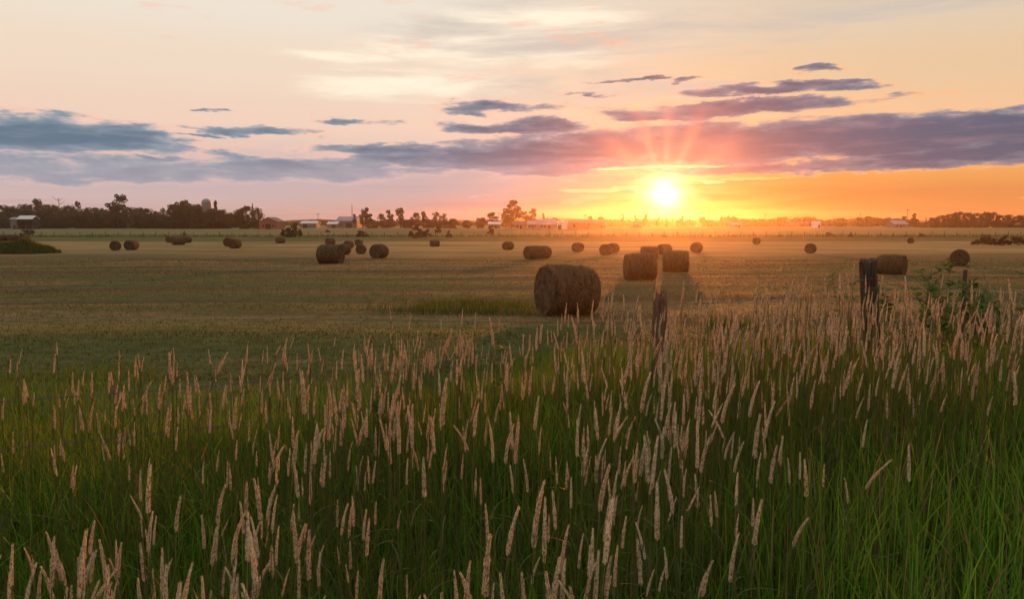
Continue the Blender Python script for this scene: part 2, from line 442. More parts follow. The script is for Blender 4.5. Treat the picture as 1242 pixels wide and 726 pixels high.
def hay_materials():
    m, nt = new_mat('hay_barrel')
    v, x, y, z = pos_xyz(nt, True)
    # strands wound round the barrel (axis is local x)
    a = nt.math('ARCTAN2', y, z)
    wind = nt.noise(nt.vec(x*26.0, a*2.2), 1.0, 6, 0.65, 0.6)
    tuft = nt.noise(v, 7.0, 6, 0.7)
    c = nt.mix(nt.smooth(wind*.6 + tuft*.4, .35, .65), (0.030,0.020,0.011,1), (0.120,0.078,0.040,1))
    c = nt.mix(nt.smooth(nt.noise(v, 2.3, 3), .5, .7)*.5, c, (0.08,0.064,0.032,1))
    finish(nt, principled(nt, c, 0.95, wind + tuft, 1.0, 0.03, 0.05).outputs[0]); M['hay'] = m
    m, nt = new_mat('hay_end')
    v, x, y, z = pos_xyz(nt, True)
    r = (y*y + z*z).sqrt()
    n = nt.noise(v, 9.0, 6, 0.7)
    sp_ = nt.noise(nt.vec(r*34.0, nt.math('ARCTAN2', y, z)*0.8), 1.0, 4, 0.6)
    c = nt.mix(nt.smooth(sp_*.30 + n*.70, .36, .64), (0.038,0.025,0.014,1), (0.125,0.082,0.045,1))
    finish(nt, principled(nt, c, 0.95, sp_ + n, 1.0, 0.03, 0.05).outputs[0]); M['hay_end'] = m
hay_materials()

# ------------------------------------------------------------------ ground sheet and hills
def make_ground():
    s = np.linspace(-1, 1, 260); gx = np.sinh(s*6.2)/math.sinh(6.2)*1120
    t = np.linspace(0, 1, 330); a = np.sinh(np.linspace(-3.3, 7.1, 330)); gy = a/np.abs(a).max()*1150
    gy = np.concatenate([gy[gy < 9], np.geomspace(9, 1150, 250)])
    X, Y = np.meshgrid(gx, gy); Z = ground(X, Y)
    nx, ny = len(gx), len(gy)
    V = np.stack([X, Y, Z], -1).reshape(-1, 3)
    i = (np.arange(ny-1)[:, None]*nx + np.arange(nx-1)[None, :]).ravel()
    Q = np.stack([i, i+1, i+nx+1, i+nx], -1)
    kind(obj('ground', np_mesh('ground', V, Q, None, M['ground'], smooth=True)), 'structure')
make_ground()

def make_hills():
    gx = np.linspace(-1080, 1080, 260); gy = np.linspace(830, 1120, 14)
    X, Y = np.meshgrid(gx, gy)
    t = (Y-830)/290
    ridge = 6.4 + 1.6*np.sin(X*0.006+1) + 1.2*np.sin(X*0.015) + .8*np.sin(X*0.041) + 0.8*np.sin(X*0.09+1.3) + rng.normal(0, .3, X.shape)
    Z = CZ - 3.2 + ridge*np.sin(np.clip(t*1.25, 0, 1)*math.pi/2)
    nx, ny = len(gx), len(gy)
    V = np.stack([X, Y, Z], -1).reshape(-1, 3)
    i = (np.arange(ny-1)[:, None]*nx + np.arange(nx-1)[None, :]).ravel()
    kind(obj('hills', np_mesh('hills', V, np.stack([i, i+1, i+nx+1, i+nx], -1), None, M['hill'], smooth=True)), 'structure')
make_hills()

# ------------------------------------------------------------------ trees
def leafcloud(centres, n_each, size, flat=1.0):
    """leaf clumps: centres = [(x,y,z,r)], returns verts, quads"""
    P = []
    for (x, y, z, r) in centres:
        d = rng.normal(size=(n_each, 3)); d /= np.linalg.norm(d, axis=1)[:, None]
        rad = r*rng.uniform(0.35, 1.0, n_each)**0.5
        P.append(np.array([x, y, z]) + d*rad[:, None]*np.array([1, 1, 0.8]))
    P = np.concatenate(P); n = len(P)
    a = rng.normal(size=(n, 3)); a /= np.linalg.norm(a, axis=1)[:, None]
    b = np.cross(a, rng.normal(size=(n, 3))); b /= np.linalg.norm(b, axis=1)[:, None]
    s = size*rng.uniform(.6, 1.4, n)[:, None]
    V = np.stack([P-a*s, P+b*s*.6, P+a*s, P-b*s*.6], 1).reshape(-1, 3)
    return V, np.arange(n*4).reshape(-1, 4)

def limbs(mb, base, targets, r0):
    for t in targets:
        t = Vector(t[:3]); b = Vector(base)
        m = b.lerp(t, .5) + Vector((random.uniform(-.03,.03), random.uniform(-.03,.03), .03))
        mb.tube([b, m, t], [r0, r0*.6, r0*.25], 5)

def tree_variant(kindname, seed):
    """unit-height tree: (trunk mesh, crown mesh or None)"""
    random.seed(seed); global rng; rng = np.random.default_rng(seed)
    mb = MB(); cs = []
    if kindname in ('broad', 'low', 'open', 'tall'):
        zmin, rad, k, cr = {'broad': (.22, .36, 26, .125), 'low': (.0, .50, 64, .135), 'open': (.36, .32, 24, .095), 'tall': (.25, .24, 24, .10)}[kindname]
        for i in range(k):
            zz = random.uniform(zmin, .93)
            e = math.sqrt(max(0.05, 1-((zz-(zmin+.93)/2)/((1.0-zmin)/2+.03))**2))
            if kindname == 'open': e *= random.choice((.5, 1.1, .9))
            th = random.uniform(0, 2*math.pi); rr = rad*e*math.sqrt(random.random())
            cs.append((rr*math.cos(th), rr*math.sin(th), zz, cr*random.uniform(.65, 1.25)))
        cs.append((random.uniform(-.05,.05), 0, .93, cr*.8))
        mb.tube([(0,0,-.03), (.008,0,.2), (-.006,.01,.45), (.01,0,.8)], [.028,.022,.016,.005], 7)
        limbs(mb, (0,0,.28 if kindname != 'low' else .12), random.sample(cs, 8), .011)
        V, Q = leafcloud(cs, {'open': 130, 'low': 150}.get(kindname, 140), .021)
    elif kindname == 'spire':
        for i in range(34):
            zz = i/33; r = .17*(1-zz)**.8+.012
            th = i*2.4; cs.append((r*.5*math.cos(th), r*.5*math.sin(th), .06+zz*.92, r*.6))
        mb.tube([(0,0,-.03),(0,0,.9)], [.02,.004], 6)
        V, Q = leafcloud(cs, 55, .016)
    elif kindname == 'bush':
        for i in range(22):
            th = random.uniform(0, 2*math.pi); rr = .52*math.sqrt(random.random())
            zz = random.uniform(.10, .86*max(.18, 1-(rr/.60)**2))
            cs.append((rr*math.cos(th), rr*math.sin(th), zz, .16*random.uniform(.7,1.2)))
        for c in random.sample(cs, 9): limbs(mb, (0,0,-.02), [c], .014)
        V, Q = leafcloud(cs, 150, .034)
    elif kindname == 'snag':
        mb.tube([(0,0,-.03),(.01,0,.5),(0,0,1.0)], [.022,.014,.003], 6)
        for i in range(9):
            z0 = random.uniform(.45,.9); th = random.uniform(0, 6.28); L = random.uniform(.1,.26)
            mb.tube([(0,0,z0), (L*.6*math.cos(th), L*.6*math.sin(th), z0+L*.3), (L*math.cos(th), L*math.sin(th), z0+L*.8)], [.008,.005,.002], 5)
        return mb.mesh('trunk', M['bark']), None
    dark = kindname in ('low', 'tall') and seed % 2 == 0
    return mb.mesh('trunk', M['bark'], True), np_mesh('crown', V, Q, None, M['foliage_dark' if dark else 'foliage'])
VAR = {}
for k, n in (('broad', 4), ('low', 4), ('open', 3), ('tall', 2), ('spire', 1), ('bush', 3), ('snag', 1)):
    VAR[k] = [tree_variant(k, 100+i*7+len(k)*13) for i in range(n)]
random.seed(5); rng = np.random.default_rng(5)
_cnt = {}
def tree(px, top, w, d, kindname, label, cat='tree', group=None, name=None, base=None):
    """a tree whose crown is w pixels wide in the photograph and whose top stands at row top, d metres off"""
    if base is not None:
        _, d = hit(px, base)
    p = at(px, 270, d); zb = gz(p.x, d)
    H = at(px, top, d).z - zb
    i = _cnt.get(kindname, 0); _cnt[kindname] = i+1
    tm, cm = VAR[kindname][i % len(VAR[kindname])]
    W = w*d/F
    unit = {'broad': .86, 'low': 1.1, 'open': .74, 'tall': .62, 'spire': .36, 'bush': 1.25, 'snag': .4}[kindname]
    sx = W/unit
    t = thing(name or {'bush': 'shrub', 'snag': 'dead_tree'}.get(kindname, 'tree'), label, cat, (p.x, d, zb), random.uniform(0, 6.28), group, (sx, sx, H))
    obj('trunk' if kindname != 'bush' else 'stem', tm, t)
    if cm: obj('crown' if kindname != 'bush' else 'foliage', cm, t)
    return t

# the dark wood beyond the left side of the field
WOODL = 'dark leafy tree in the unbroken wood behind the green field'
gl_ = 'trees of the dark wood behind the field'
for (px, top, w) in ((-40,253,50),(-6,254,48),(24,254,44),(50,254,46),(78,255,44),(100,256,44),(122,257,44),(148,257,44),(174,258,44),(190,259,40),(-52,250,34),(-26,247,34),(2,249,28),(16,250,24),(31,248,24),(60,248,22),(70,250,18),(83,249,22),(107,252,20),(119,252,20),(129,254,18),(157,251,22),(168,252,22),(178,253,22),(189,256,20)):
    tree(px, top, w, random.uniform(390, 430), 'low', WOODL, group=gl_)
for (px, top, w) in ((-30,262,40),(28,264,34),(72,263,38),(124,263,36),(152,263,34),(190,264,32),(204,265,26),(8,257,34),(52,256,36),(92,258,34),(112,259,34),(138,256,30),(172,259,36),(196,260,30)):
    tree(px, top, w, random.uniform(370, 384), 'low', 'shorter bushy tree at the front edge of the dark wood', group='front edge of the dark wood')
tree(45, 241, 22, 415, 'broad', 'flat-topped tree standing above the dark wood behind the white-roofed shed')
tree(73, 239, 15, 425, 'snag', 'bare dead tree poking up out of the dark wood', 'dead tree')
tree(95, 243.5, 12, 405, 'open', 'small round-headed tree rising alone above the dark wood')
tree(143, 235, 27, 380, 'open', 'tall dark tree with an open lopsided crown, highest in the wood')
tree(141, 250, 22, 388, 'broad', 'rounded tree directly under the tall lopsided tree')
tree(198, 252, 9, 400, 'broad', 'small pale tree at the dip in the dark wood')
WB = 'leafy tree in the tall clump around the silo'
for (px, top, w) in ((218,253,40),(236,254,44),(256,257,44),(274,260,36),(210,248,24),(222,244,26),(228,243,20),(238,248,24),(248,251,26),(258,253,26),(271,254,20),(280,258,18),(216,258,30),(240,259,30),(264,261,28)):
    tree(px, top, w, random.uniform(362, 380), 'low', WB, group='clump of trees around the silo')
tree(262, 242.5, 8, 372, 'open', 'thin tree with a small tufted head just beside the silo')
for (px, top, w, l) in ((290,254,18,'rounded tree at the near side of the separate clump beside the red barn'),(300,250,24,'broad dome-shaped tree forming the middle of the clump beside the red barn'),(313,252,16,'rounded tree of the clump nearest to the red barn')):
    tree(px, top, w, 352, 'low', l)
tree(307, 246, 7, 358, 'spire', 'narrow pointed treetop rising over the clump beside the red barn')

# middle trees
MID = [(430,259,7,'open','thin twiggy tree beneath the tall mast'),(440,254,12,'broad','stubby tree leaning against the tall bushy one beyond the bale group'),(446,251.5,13,'tall','tall bushy two-topped tree beyond the large bale group'),
       (462,259,13,'broad','round-headed tree second along the row of middle trees'),(473,254,11,'open','spindly tree with see-through branches in the middle row'),(486,251.5,14,'tall','tallest dense tree of the middle row, with a rounded head'),
       (505,258,15,'broad','wide low tree behind the large hedge bush'),(514,256,12,'open','sparse twiggy tree behind the large hedge bush'),(529,257,14,'broad','leafy tree with a broken top at the end of the middle row'),
       (538,259,11,'broad','smaller leafy tree at the end of the middle row'),(550,265,14,'low','low rounded tree beyond the middle row'),(566,267,11,'low','tiny dark tree standing alone before the distant hills'),
       (584,264,16,'low','low rounded tree at the foot of the dome-shaped tree'),(597,257.5,20,'broad','dome-shaped dark tree beside the tallest broad tree'),(620,242.5,25,'tall','tallest broad flat-topped tree standing over the farmhouses'),
       (613,256,16,'open','open tree under the tallest flat-topped tree'),(638,256,16,'open','ragged tree just sunward of the tallest flat-topped tree'),(646,252,11,'tall','ragged upright tree above the farmhouse roofs'),
       (659,258,6,'open','thin small tree above the farmhouse roof'),(672,264,14,'low','low bush-like tree behind the white shed')]
for (px, top, w, k, l) in MID:
    tree(px, top, w, random.uniform(380, 400), k, l)
for (px, top, w) in ((452,266,20),(470,266,22),(496,266,22),(520,266,22),(540,268,18)):
    tree(px, top, w, random.uniform(402, 412), 'low', 'low leafy undergrowth tree filling in below the middle row', group='undergrowth below the middle row')
# small tops against the sun
for (px, top, w, k, l) in ((716,262,9,'broad','small tree over the long barn, nearer the utility pole'),(728,262.5,12,'broad','small round tree over the sunward end of the long barn'),(755,258.5,6,'open','first small tree silhouetted under the sun glow, on a bare trunk'),
       (771,260.5,5,'open','narrow little tree between the two wider ones under the sun'),(783,259.5,9,'open','wide little tree silhouetted just before the sun'),(798,262,6,'open','thin wispy tree under the brightest part of the sky'),
       (808,260.5,4,'spire','small pointed conifer directly under the sun'),(816,261,3,'spire','narrower pointed conifer just past the sun'),(827,261,7,'open','little tree by the pointed conifers'),
       (852,263,15,'open','arching low tree next to the tall thin pole'),(875,262.5,9,'open','small ragged tree after the tall thin pole'),(884,261,6,'open','small tree with a knob-like head after the tall thin pole')):
    tree(px, top, w, 470, k, l)
# right-hand side
for (px, top, w, k, l) in ((1072,266,9,'broad','low tree by the far grey-roofed house'),(1096,261.5,9,'open','leaning open tree beside the far grey-roofed house'),(1109,258.5,11,'open','open tree with a heavy head near the start of the misty wood'),(1123,263,4,'spire','thin upright tree at the start of the misty wood')):
    tree(px, top, w, 440, k, l)
WR = 'dark leafy tree in the misty wood at the sunlit end of the horizon'
for (px, top, w) in ((1118,270,22),(1132,264,16),(1143,261,20),(1155,259,20),(1163,257,18),(1173,258,20),(1185,258.5,18),(1194,257,16),(1204,257.5,16),(1213,261,14),(1223,260.5,16),(1234,261,16),(1246,260,18),(1262,258,24),(1284,256,28)):
    tree(px, top, w, random.uniform(430, 470), 'low', WR, group='trees of the misty wood')

# shrubs along the far fence
for (px, base, top, w, l) in ((347,287,272,16,'bushy shrub in front of the red barn, barn-side half of a pair'),(357,287.5,267.5,18,'taller bushy shrub in front of the red barn'),(397,282.5,277,7,'small lone shrub in the green field beyond the fence'),
        (439,287.5,277,16,'round dark shrub on the fence row behind the bale group'),(505,288.5,271,20,'large wide hedge bush on the fence row'),(517,288,274,13,'smaller hedge bush touching the large wide one'),
        (531,283,270,9,'thin shrub between the wide hedge bush and the small round one'),(544,288,278,9,'small round bush on the fence row past the wide hedge bush'),(595,285.5,270,9,'thin roadside sapling before the farmhouses'),
        (33,285.5,276,18,'dark shrub in front of the white-roofed shed'),(223,286.5,279,5,'tiny shrub behind the group of three bales'),(1118,287,281,7,'low scrubby shrub on the far fence row on the sunlit side'),(1006,287,280,10,'scrubby shrub on the far fence row beyond the lone bale'),(1033,287.5,281,8,'little scrubby shrub farther along the far fence row')):
    tree(px, top, w, None, 'bush', l, 'shrub', base=base)
# thickets at the field edges
for (px, base, top, w, l) in ((1188,297,288,16,'lowest dark hedge bush in front of the pale bale'),(1203,297,286,20,'dark hedge bush just past the pale bale'),(1219,297,284,22,'middle dark hedge bush of the field-corner row'),(1236,297,283,24,'tall dark hedge bush of the field-corner row'),(1256,296,280,28,'tallest dark hedge bush at the end of the field-corner row')):
    tree(px, top, w, None, 'bush', l, 'thicket', base=base, name='thicket')

def grass_mound():
    X, Y = hit(2, 308); Y += 2.5; t = thing('grass_mound', 'low grassy weed mound at the edge of the stubble, before a row of bales', 'weed mound', (X, Y, gz(X, Y)))
    rx, ry, H = 3.9, 2.6, 1.15
    s_ = np.linspace(-1, 1, 34); A, B = np.meshgrid(s_, s_)
    prof = lambda a, b: H*np.clip(1-a*a-b*b, 0, 1)**.8*(1+.18*np.sin(a*7+b*3))
    V = np.stack([A*rx, B*ry, prof(A, B)-.06], -1).reshape(-1, 3)
    i = (np.arange(33)[:, None]*34 + np.arange(33)[None, :]).ravel()
    obj('earth', np_mesh('earth', V, np.stack([i, i+1, i+35, i+34], -1), None, M['mound'], smooth=True), t)
    n = 9000; th = rng.uniform(0, 6.28, n); rr = np.sqrt(rng.random(n))*1.12; a, b = rr*np.cos(th), rr*np.sin(th)
    V, Q, T, k = blades(a*rx, b*ry, rng.uniform(.18,.6,n), rng.uniform(.02,.05,n), rng.uniform(0,6.28,n), np.abs(rng.normal(.3,.25,n)), 2, z=prof(a, b)-.03)
    obj('foliage', np_mesh('foliage', V, Q, T, M['blade'], np.repeat(grass_tint(n, .25, .62), k, 0)), t)
M['mound'] = noisy_mat('mound_earth', (0.035,0.042,0.014,1), (0.07,0.066,0.026,1), 3)

# one mass of far wood along the horizon
def far_wood():
    cs = []
    def strip(x0, x1, topf, d0, d1, n):
        for i in range(n):
            px = random.uniform(x0, x1); d = random.uniform(d0, d1)
            p = at(px, topf(px) + random.uniform(-.6, 1.4), d); r = random.uniform(2.2, 3.6); zb = gz(p.x, d)
            z = p.z - r*.8
            while z > zb:
                cs.append((p.x + random.uniform(-1.5,1.5), d, z, r)); z -= r*1.1
    strip(880, 1110, lambda x: 264.5 + 1.2*math.sin(x*.07) + .8*math.sin(x*.19), 560, 700, 190)
    strip(690, 890, lambda x: 266.5 + .8*math.sin(x*.11), 560, 700, 150)
    strip(330, 600, lambda x: 267.5 + 1.0*math.sin(x*.06), 640, 780, 190)
    strip(600, 700, lambda x: 267.5, 520, 600, 80)
    V, Q = leafcloud(cs, 46, .85)
    kind(obj('far_wood', np_mesh('far_wood', V, Q, None, M['foliage'])), 'stuff')
far_wood()

# ------------------------------------------------------------------ buildings
def building(name, label, px0, px1, eave, peak, base_py, d, wall, roof, depth=9, axis='x', parts=(), cat='building', open_front=False, rz=0.0):
    """gabled building seen from the front; axis x: ridge runs across the view; axis y: gable faces the viewer"""
    a, b = at(px0, 270, d), at(px1, 270, d); cx = (a.x+b.x)/2; W = b.x-a.x
    zb = gz(cx, d) - .2
    he = at((px0+px1)/2, eave, d).z - zb; hp = at((px0+px1)/2, peak, d).z - zb
    t = thing(name, label, cat, (cx, d, zb), rz)
    h = W/2; D = depth/2
    mb = MB()
    if axis == 'x':
        mb.v = [(-h,-D,0),(h,-D,0),(h,D,0),(-h,D,0),(-h,-D,he),(h,-D,he),(h,D,he),(-h,D,he),(-h,0,hp),(h,0,hp)]
        mb.f = [(1,2,6,9,5),(3,0,4,8,7),(2,3,7,6)] + ([] if open_front else [(0,1,5,4)])
    else:
        mb.v = [(-h,-D,0),(h,-D,0),(h,D,0),(-h,D,0),(-h,-D,he),(h,-D,he),(h,D,he),(-h,D,he),(0,-D,hp),(0,D,hp)]
        mb.f = [(0,1,5,8,4),(2,3,7,9,6),(1,2,6,5),(3,0,4,7)]
    mb.build('wall', M[wall], t)
    r = MB(); o = .35; th = .22
    def slab(p):
        n = len(r.v); r.v += p + [(q[0], q[1], q[2]+th) for q in p]
        r.f += [(n+3,n+2,n+1,n),(n+4,n+5,n+6,n+7)] + [(n+i, n+(i+1)%4, n+4+(i+1)%4, n+4+i) for i in range(4)]
    s = (hp-he)/(D if axis == 'x' else h)
    if axis == 'x':
        slab([(-h-o,-D-o,he-s*o+.02),(h+o,-D-o,he-s*o+.02),(h+o,-.004,hp+.02),(-h-o,-.004,hp+.02)])
        slab([(h+o,D+o,he-s*o+.02),(-h-o,D+o,he-s*o+.02),(-h-o,.004,hp+.02),(h+o,.004,hp+.02)])
    else:
        slab([(-h-o,D+o,he-s*o+.02),(-h-o,-D-o,he-s*o+.02),(-.004,-D-o,hp+.02),(-.004,D+o,hp+.02)])
        slab([(h+o,-D-o,he-s*o+.02),(h+o,D+o,he-s*o+.02),(.004,D+o,hp+.02),(.004,-D-o,hp+.02)])
    r.build('roof', M[roof], t)
    for (nm, fx, w_, z0, z1) in parts:
        if nm == 'chimney':
            MB().box(fx*h-w_/2, fx*h+w_/2, -w_/2, w_/2, hp-.6, hp+z1).build('chimney', M['brick_wall'], t); continue
        MB().box(fx*h-w_/2, fx*h+w_/2, -D-.06, -D+.1, z0, z1).build(nm, M['opening'], t)
    return t
sh = building('field_shed', 'small open shed with a bright white metal roof before the dark wood', 25.5, 43.5, 265.6, 262, 275, 345, 'opening', 'white_roof', 5, 'x', open_front=True, cat='shed')
for fx in (-1, 0, 1):
    MB().box(fx*3.2-.1, fx*3.2+.1, -2.45, -2.25, 0, 1.7).build('post', M['grey_wall'], sh)
building('shed', 'grey weathered lean shed beside the white-roofed open shed', 16, 23.5, 266, 264, 275, 346, 'grey_wall', 'grey_roof', 4, 'x', (('door', .2, 1.0, 0, 2),), 'shed')
building('house', 'small dark-roofed house half hidden in the dark wood', 158, 166.5, 270.5, 267.5, 275, 384, 'dark_roof', 'dark_roof', 7, 'x', (('window', .3, 1, 1, 2),), 'house')
building('barn', 'small red gabled barn at the end of the dark wood', 319.5, 341, 269, 264, 278, 345, 'red_wall', 'dark_roof', 12, 'y', (('door', 0, 2.4, 0, 2.6), ('window', -.55, .9, 1.3, 2.2), ('window', .55, .9, 1.3, 2.2)), 'barn')
building('barn', 'low farm building with a long white roof past the red barn', 367, 386, 271, 268.5, 277, 420, 'grey_wall', 'white_roof', 9, 'x', (('door', -.4, 2.5, 0, 2.2),), 'barn')
building('barn', 'short white-roofed farm building beside the big grey barn', 399, 411, 271.8, 269.2, 277, 415, 'grey_wall', 'white_roof', 9, 'x', (('door', .3, 2.2, 0, 2),), 'barn')
building('barn', 'big long grey barn with a mauve roof behind the mast', 411.5, 436, 268, 263, 277, 425, 'grey_wall', 'grey_roof', 14, 'x', (('door', .2, 3.5, 0, 3),), 'barn')
building('house', 'low house with a pale roof below the dome-shaped tree', 593, 607, 272, 269.5, 277, 372, 'grey_wall', 'white_roof', 8, 'x', (('window', -.4, 1, .9, 1.9), ('door', .2, 1, 0, 2)), 'house')
building('house', 'low red-brown house beneath the tallest flat-topped tree', 624, 638, 273, 269.5, 277, 370, 'brick_wall', 'dark_roof', 8, 'x', (('window', -.5, 1, .9, 1.9), ('door', .1, 1, 0, 2)), 'house')
building('house', 'small house with a mauve roof next to the wide farmhouse', 640, 652, 272.5, 268, 277, 368, 'grey_wall', 'grey_roof', 8, 'x', (('window', -.5, 1, .9, 1.9), ('window', .5, 1, .9, 1.9), ('door', 0, 1, 0, 2)), 'house')
building('house', 'wide farmhouse with a broad greyish roof and two dark windows', 652.5, 673.5, 272.5, 266, 278, 362, 'grey_wall', 'grey_roof', 11, 'x', (('window', -.6, 1, .9, 1.9), ('window', -.25, 1, .9, 1.9), ('door', .25, 1, 0, 2), ('chimney', .1, .7, 0, .9)), 'house')
building('shed', 'bright white shed standing next to the wide farmhouse', 676, 687.5, 270, 268.8, 278, 352, 'white_wall', 'white_roof', 6, 'x', (('door', -.55, 1.6, 0, 2.2),), 'shed')
building('barn', 'long low reddish barn behind the utility pole', 688.5, 722, 271, 267, 278, 372, 'brick_wall', 'dark_roof', 12, 'x', (('door', .3, 3, 0, 2.8), ('window', -.6, 1, 1, 2)), 'barn')
building('house', 'little house beside the long reddish barn in the sun glow', 723, 733, 273, 270, 278, 374, 'brick_wall', 'dark_roof', 8, 'x', (('window', .1, 1, .9, 1.9),), 'house')
building('house', 'small house deep in the sun glow under the little trees', 767, 778, 273.5, 271, 278, 420, 'brick_wall', 'dark_roof', 8, 'x', (('window', -.2, 1, .9, 1.9),), 'house')
building('house', 'pale house past the tall thin pole at the edge of the sun glow', 886, 898, 272.5, 270, 277, 420, 'grey_wall', 'grey_roof', 8, 'x', (('window', -.3, 1, .9, 1.9), ('door', .3, 1, 0, 2)), 'house')
building('barn', 'long low dark barn against the far sunlit wood', 955, 978, 271.5, 269.5, 277, 540, 'brick_wall', 'dark_roof', 12, 'x', (('door', .2, 3, 0, 3),), 'barn')
building('shed', 'tiny bright white shed against the far sunlit wood', 986, 993.5, 270.2, 269, 277, 430, 'white_wall', 'white_roof', 5, 'x', (('door', .5, 1.2, 0, 2),), 'shed')
building('house', 'grey-roofed house beside the leaning open tree', 1079, 1096, 272, 267.5, 278, 425, 'grey_wall', 'grey_roof', 10, 'x', (('window', -.5, 1, .9, 1.9), ('window', .4, 1, .9, 1.9), ('door', 0, 1, 0, 2)), 'house')

# silo
def silo():
    d = 374; p = at(251.2, 270, d); zb = gz(p.x, d); R = 5.6*d/F
    ztop = at(251, 240.8, d).z - zb; zc = ztop - R
    t = thing('silo', 'grey domed silo rising out of the clump of trees', 'silo', (p.x, d, zb))
    mb = MB(); n = 28
    prof = [(R, 0), (R, zc)]
    for r_, z_ in prof:
        mb.v += [(r_*math.cos(2*math.pi*k/n), r_*math.sin(2*math.pi*k/n), z_) for k in range(n)]
    for k in range(n): mb.f.append((k, (k+1)%n, n+(k+1)%n, n+k))
    mb.build('tower', M['silo'], t, True)
    mb = MB(); m = 7
    for j in range(m):
        a = j/(m)*math.pi/2; rr = (R+.06)*math.cos(a); zz = zc+.01+R*math.sin(a)
        mb.v += [(rr*math.cos(2*math.pi*k/n), rr*math.sin(2*math.pi*k/n), zz) for k in range(n)]
    mb.v.append((0,0,zc+R))
    for j in range(m-1):
        for k in range(n): mb.f.append((j*n+k, j*n+(k+1)%n, (j+1)*n+(k+1)%n, (j+1)*n+k))
    for k in range(n): mb.f.append(((m-1)*n+k, (m-1)*n+(k+1)%n, m*n))
    mb.build('dome', M['silo_dome'], t, True)
    mb = MB()
    mb.box(-.45, .45, -R-.7, -R+.02, zc*.3, zc).build('chute', M['grey_roof'], t)
silo()

# utility poles and their line
def pole(px, top, d, arm, label, rad=.16):
    p = at(px, 270, d); zb = gz(p.x, d); H = at(px, top, d).z - zb
    t = thing('utility_pole', label, 'utility pole', (p.x, d, zb))
    MB().tube([(0,0,-.3), (0,0,H)], [rad*1.2, rad*.8], 8).build('pole', M['pole'], t)
    if arm:
        MB().box(-arm, arm, -rad-.12, -rad+.02, H-.75, H-.55).build('crossarm', M['pole'], t)
        for s in (-.85, 0, .85):
            MB().tube([(s*arm, -rad-.05, H-.549), (s*arm, -rad-.05, H-.30)], .07, 6).build('insulator', M['silo'], t)
    return Vector((p.x, d-rad-.05, zb+H-.30))
pw = [pole(386, 258.5, 480, 1.1, 'short utility pole over the white-roofed farm buildings'),
      pole(605, 257.5, 480, 1.0, 'utility pole half hidden behind the tallest flat-topped tree'),
      pole(709.5, 259.5, 365, 1.0, 'utility pole in front of the long reddish barn'),
      pole(859, 253, 420, 1.0, 'tall thin pole standing clear just past the sun'),
      pole(928, 259, 500, .9, 'thin pole above the far sunlit wood, nearest the tall thin pole'),
      pole(1043, 258, 520, .9, 'slim pole above the far sunlit wood before the grey-roofed house'),
      pole(1100, 253.5, 436, 1.2, 'tall pole rising through the open tree near the misty wood')]
def span(pts, n=14, sag=.012):
    out = []
    for a, b in zip(pts[:-1], pts[1:]):
        for i in range(n):
            f = i/n; q = a.lerp(b, f); q.z -= 4*f*(1-f)*sag*(b-a).length
            out.append(q)
    return out + [pts[-1]]
p0 = Vector((-330, 500, pw[0].z)); p1 = Vector((420, 500, pw[-1].z))
tag(MB().tube(span([p0]+pw+[p1]), .022, 4).build('power_line', M['pole']), 'thin overhead power line strung between the utility poles', 'power line')
def mast():
    d = 430; p = at(427.3, 270, d); zb = gz(p.x, d); H = at(427, 248.5, d).z - zb
    t = thing('radio_mast', 'slim lattice mast above the big grey barn', 'mast', (p.x, d, zb))
    for k in range(3):
        a = k*2.094; MB().tube([(.55*math.cos(a), .55*math.sin(a), 0), (.12*math.cos(a), .12*math.sin(a), H)], .06, 5).build('leg', M['steel'], t)
    mb = MB(); n = 14
    for i in range(n):
        f0, f1 = i/n, (i+1)/n
        for k in range(3):
            a, b = k*2.094, (k+1)*2.094; r0, r1 = .55-.43*f0, .55-.43*f1
            mb.tube([(r0*math.cos(a), r0*math.sin(a), f0*H), (r1*math.cos(b), r1*math.sin(b), f1*H)], .03, 4)
    mb.build('lattice', M['steel'], t)
    MB().tube([(0,0,H-.1),(0,0,H+1.2)], .04, 5).build('antenna', M['steel'], t)
mast()

# ------------------------------------------------------------------ far wire fence
def far_fence():
    d = 183.0
    t = thing('wire_fence', 'post and wire fence along the far side of the hay field', 'fence', (0, d, gz(0, d)))
    zb = t.location.z
    mb = MB().tube([(0,0,-.3),(0.01,0,1.28)], [.085,.075], 6)
    pm = mb.mesh('post', M['pole'])
    xs = np.linspace(-150, 150, 97)
    for x in xs:
        o = obj('post', pm, t, (x, random.uniform(-.1,.1), gz(x, d)-zb)); o.rotation_euler = (random.gauss(0,.03), random.gauss(0,.03), 0); o.scale = (1,1,random.uniform(.85,1.1))
    for h in (.35, .7, 1.05):
        MB().tube([(x, .09, gz(x, d)-zb+h) for x in xs], .012, 4).build('wire', M['wire'], t)
far_fence()

